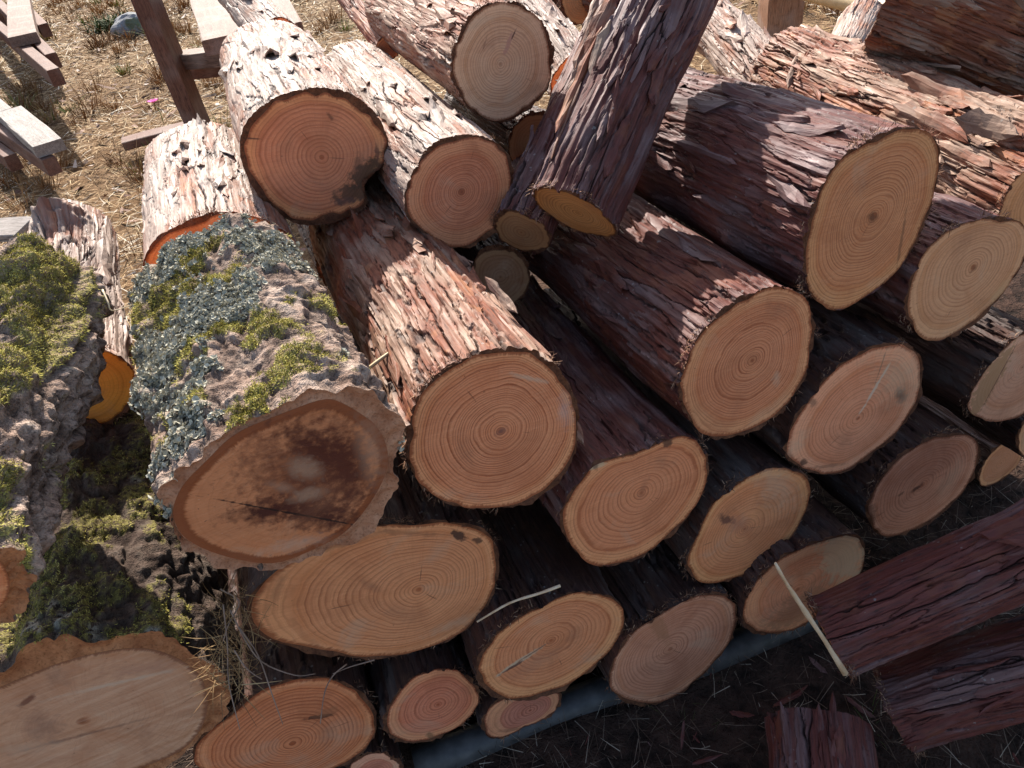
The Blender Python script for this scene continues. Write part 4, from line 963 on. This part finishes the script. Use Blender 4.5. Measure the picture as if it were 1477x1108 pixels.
# ------------------------------------------------------------------ stone, plant, flower
def stone_mat():
    N = NT('stone', 0.9, 0.2); tc = N.n.new('ShaderNodeTexCoord'); P_ = tc.outputs['Object']
    col = N.ramp(N.noise(P_, 9, 4), [(0.3, (.14, .14, .145)), (0.7, (.40, .39, .39))])
    col = N.mix(N.ramp(N.noise(P_, 5, 3), [(.52, 0.0), (.6, .8)]), col, (.07, .09, .03))
    return N.done(col, N.bump(N.noise(P_, 40, 4), .8, .01))
bm = bmesh.new(); bmesh.ops.create_icosphere(bm, subdivisions=4, radius=.19)
for v in bm.verts:
    c_ = np.array(v.co); nn = float(fbm(np.array(c_[0] * 7 + 3), np.array(c_[1] * 7 + c_[2] * 5), 8))
    v.co = Vector(c_ * (1 + .28 * nn) * np.array([1.05, .85, .62]))
me = bpy.data.meshes.new('stone'); bm.to_mesh(me); bm.free(); me.materials.append(stone_mat())
o = bpy.data.objects.new('stone', me); scn.collection.objects.link(o); g = H_(190, 38, .06); o.location = Vector([float(c) for c in g])
o['label'] = 'rounded grey stone in the dry grass at the top left'; o['category'] = 'stone'
n = 420; g = H_(168, 42, 0); aa = rng.random(n) * 6.28; sp = rng.uniform(.2, 1.1, n)
b0 = g[None, :] + np.stack([rng.normal(0, .12, n), rng.normal(0, .07, n), np.zeros(n)], -1)
o = blades('leafy_plant', b0, np.stack([np.cos(aa) * sp, np.sin(aa) * sp, np.ones(n)], -1), rng.uniform(.06, .2, n), rng.uniform(.012, .022, n), rng.uniform(.1, .8, n), rng.uniform(0, 1, n), tone_mat('dark_leaves', [(0, (.02, .03, .01)), (.6, (.05, .075, .02)), (1, (.14, .17, .05))]), 'small dark green leafy plant growing against the grey stone', 'plant', 3)
del o['kind']
g = H_(236, 178, 0)
fl = thing('pink_flower', 'single pink flower in the dry grass left of the table leg', 'flower', g)
PK = tone_mat('pink_petal', [(0, (.75, .08, .40)), (1, (.85, .20, .55))]); GS = tone_mat('flower_stem', [(0, (.1, .15, .03)), (1, (.15, .2, .05))])
top = g + np.array([-.01, 0, .14])
tube('stem', [g, g + np.array([.005, 0, .07]), top], .003, .002, GS, fl, 5)
for k in range(9):
    an = k * 2 * math.pi / 9; dr = np.array([math.cos(an), math.sin(an), .45])
    sd_ = np.cross(nrm(dr), [0, 0, 1])
    V = np.array([top, top + dr * .022 + sd_ * .010, top + dr * .040, top + dr * .022 - sd_ * .010])
    V = np.concatenate([V, V - np.array([0, 0, .002])])
    mesh('petal', V, [[0, 1, 2, 3], [7, 6, 5, 4], [0, 4, 5, 1], [1, 5, 6, 2], [2, 6, 7, 3], [3, 7, 4, 0]], PK, fl, dict(tone=np.full(8, k / 9)), smooth=False, loc=g)

# ------------------------------------------------------------------ torn strips of bark standing off the logs
def torn(key, p0, p1, wid, k, mat, name='bark_strip'):
    root = LOGS[key]['root']; a = at(*p0); b = at(*p1); X = nrm(b - a); ln = np.linalg.norm(b - a)
    Z = nrm(CP - (a + b) / 2); Y = nrm(np.cross(Z, X)); Z = np.cross(X, Y); c_ = (a + b) / 2 - np.array(root.location)
    o = bpy.data.objects.new(name, FLK[k]); scn.collection.objects.link(o); o.parent = root
    sy = wid / 0.10
    o.matrix_local = Matrix(((X[0] * ln, Y[0] * sy, Z[0] * ln * .7, c_[0]), (X[1] * ln, Y[1] * sy, Z[1] * ln * .7, c_[1]), (X[2] * ln, Y[2] * sy, Z[2] * ln * .7, c_[2]), (0, 0, 0, 1)))
    o.material_slots[0].link = 'OBJECT'; o.material_slots[0].material = BM[mat]
for q, (p0, p1, wd_) in enumerate([((884, -6, 1.27), (846, 92, 1.24), .016), ((872, 2, 1.28), (828, 104, 1.25), .011), ((858, 60, 1.25), (818, 138, 1.24), .010), ((868, 40, 1.24), (800, 196, 1.20), .009), ((838, 118, 1.22), (794, 232, 1.18), .010), ((880, 30, 1.23), (852, 128, 1.21), .013), ((862, -10, 1.30), (842, 60, 1.27), .012)]):
    torn('D1', p0, p1, wd_, (q * 3 + 1) % 16, 'warm')
for q, (p0, p1, wd_, mt) in enumerate([((322, 232, 1.42), (338, 292, 1.36), .030, 'pale'), ((292, 262, 1.42), (318, 300, 1.37), .045, 'red'), ((238, 262, 1.46), (290, 268, 1.44), .016, 'pale'), ((246, 205, 1.60), (272, 222, 1.57), .020, 'pale')]):
    torn('J', p0, p1, wd_, (q * 5 + 2) % 16, mt)
for q, (p0, p1, wd_) in enumerate([((1150, 78, 1.86), (1136, 128, 1.84), .014), ((1168, 72, 1.84), (1150, 118, 1.82), .010), ((1160, 110, 1.82), (1210, 138, 1.78), .018), ((1300, 110, 1.54), (1420, 166, 1.38), .020), ((1290, 150, 1.50), (1400, 205, 1.36), .024), ((1380, 170, 1.36), (1470, 196, 1.28), .022)]):
    torn('TR2', p0, p1, wd_, (q * 7 + 3) % 16, 'warm')
for q, (p0, p1, wd_) in enumerate([((790, 560, 1.16), (842, 640, 1.10), .012), ((600, 420, 1.10), (680, 500, 1.04), .012), ((700, 400, 1.10), (745, 452, 1.06), .012)]):
    torn('G', p0, p1, wd_, (q * 7 + 5) % 16, 'warm')
# ------------------------------------------------------------------ sticks, splinters, stems lying on the logs
PALE = smooth_pole_mat('pale_splinter', (.50, .30, .15), (.78, .62, .42))
TWIG = smooth_pole_mat('dry_stem', (.16, .10, .07), (.36, .25, .18))
STK = smooth_pole_mat('straw_stem', (.50, .34, .17), (.70, .55, .34))
def stick(name, label, pts, r0, r1, mat, cat='stick', ns=6, lumps=.25, group=None):
    o = tube(name, [at(*p) for p in pts], r0, r1, mat, ns=ns, lumps=lumps, seed=int(pts[0][0]))
    o['label'] = label; o['category'] = cat
    if group: o['group'] = group
    return o
stick('splinter', 'long pale wood splinter standing against the red barked ground log', [(1118, 812, .985), (1145, 858, 1.01), (1180, 910, 1.05), (1219, 972, 1.10)], .0022, .0042, PALE, 'splinter', 5, .5)
stick('straw_stem', 'straw coloured stem lying across the sunlit bark of the central log', [(528, 534, 1.02), (560, 510, 1.03), (585, 490, 1.045), (612, 484, 1.06), (640, 490, 1.06)], .0028, .0012, STK, 'stem')
stick('pale_stick', 'thin whitish stick lying between the widest log and the splintered log', [(688, 897, 1.005), (735, 870, 1.03), (775, 857, 1.05), (808, 845, 1.06)], .0014, .0024, PALE)
stk = [([(332, 880, .93), (352, 920, .93), (378, 955, .93), (425, 974, .93), (455, 972, .935)], 'curved dry stem reaching over the large orange face'),
       ([(345, 905, .94), (372, 945, .93), (392, 1000, .92), (408, 1045, .93)], 'long dry stem hanging down across the large orange face'),
       ([(322, 872, .93), (328, 930, .93), (330, 985, .93), (346, 1052, .92)], 'dry stem hanging beside the orange rim of the corner log'),
       ([(500, 958, .99), (480, 975, .97), (468, 1000, .95), (462, 1044, .94)], 'bent dry stem on the right half of the large orange face'),
       ([(338, 938, .92), (352, 960, .92), (365, 972, .92), (378, 980, .925)], 'short dry stem under the mossy bark near the corner log'),
       ([(318, 850, .95), (345, 868, .94), (330, 900, .93), (322, 925, .93)], 'looped dry stem in the dark gap beside the widest log'),
       ([(540, 952, 1.0), (505, 962, .99), (480, 972, .98)], 'thin pale stem beneath the widest log')]
for pts, lb in stk: stick('dry_stem', lb, pts, .0010, .0006, TWIG, 'stem', 5, .2, 'dry stems in front of the bottom row')
stick('dry_stem', 'hooked dry stem in front of the moss on the left log', [(148, 418, .86), (156, 436, .85), (162, 448, .85), (190, 440, .86)], .0011, .0006, STK, 'stem', 5)
# fine tangle in the dark gap
n = 260
px = rng.normal(338, 15, n); py = rng.uniform(850, 1000, n)
b0 = np.array([at(a_, b_, rng.uniform(.93, 1.0)) for a_, b_ in zip(px, py)])
o = blades('root_tangle', b0, rng.normal(0, 1, (n, 3)), rng.uniform(.02, .06, n), rng.uniform(.0007, .0014, n), rng.uniform(-.8, .8, n), rng.uniform(.0, .7, n), STRAW, 'tangle of fine dry stems in the gap left of the widest log', 'stems', 4)

# ------------------------------------------------------------------ lichen and moss on the thick barked logs
LICH = tone_mat('lichen', [(0, (.22, .20, .145)), (.5, (.40, .375, .29)), (1, (.56, .53, .43))], 1.0, 0.0)
MOS = tone_mat('moss', [(0, (.09, .075, .022)), (.5, (.33, .28, .065)), (1, (.52, .46, .15))], 1.0, 0.0)
def scatter(info, mask, n, floor=0.3):
    RR, TH, VV = info['RR'], info['TH'], info['VV']
    M_ = info['extra'][mask]
    nx = np.cos(TH)[..., None] * info['e1'] + np.sin(TH)[..., None] * info['e2']
    wgt = (np.clip(M_ - floor, 0, 1) * (nx @ info['look'] > -0.1)).ravel()
    if wgt.sum() <= 0: return None
    idx = rng.choice(len(wgt), n, p=wgt / wgt.sum())
    P_ = info['P0'] + info['org'][0] * info['e1'] + info['org'][1] * info['e2'] + nx.reshape(-1, 3)[idx] * RR.ravel()[idx][:, None] + VV.ravel()[idx][:, None] * info['d']
    return P_ + rng.normal(0, .0015, P_.shape), nx.reshape(-1, 3)[idx]
def lichen(info, n):
    r = scatter(info, 'lich', n)
    if r is None: return
    P_, Nn = r
    V = []; Fc = []; tn = []
    for k in range(n):
        nn = nrm(Nn[k] + rng.normal(0, .42, 3)); a_ = nrm(np.cross(nn, rng.normal(0, 1, 3))); b_ = np.cross(nn, a_)
        s_ = rng.uniform(.0014, .0046); base = len(V); c_ = P_[k] + Nn[k] * rng.uniform(-.001, .004)
        V.append(c_ - nn * s_ * .3); m_ = 6
        for q in range(m_):
            an = 2 * math.pi * q / m_; rr = s_ * rng.uniform(.55, 1.15)
            V.append(c_ + (a_ * math.cos(an) + b_ * math.sin(an)) * rr + nn * s_ * rng.uniform(-.15, .5))
        for q in range(0, m_, 2): Fc.append([base, base + 1 + q, base + 1 + (q + 1) % m_, base + 1 + (q + 2) % m_])
        tn += [rng.random() * .45 + .1] + [rng.random() * .5 + .4] * m_
    o = mesh('lichen', np.array(V), Fc, LICH, info['root'], dict(tone=tn), smooth=False, loc=info['P0']); o['kind'] = 'stuff'
def moss(info, n, ln=(.0015, .004)):
    r = scatter(info, 'moss', n)
    if r is None: return
    P_, Nn = r
    tn = np.clip(rng.normal(.5, .25, n) + 2 * (fbm(P_[:, 0] * 40, P_[:, 1] * 40 + P_[:, 2] * 33, 5)) * .3, 0, 1)
    o = blades('moss', P_, Nn + rng.normal(0, .6, (n, 3)), rng.uniform(*ln, n), rng.uniform(.0008, .0016, n), rng.uniform(-.3, .6, n), tn, MOS, None, None, 1)
    o.parent = info['root']; o.location = -info['root'].location
lichen(LOGS['F'], 10500)
moss(LOGS['F'], 22000); moss(LOGS['L1'], 42000); moss(LOGS['L2'], 13000)
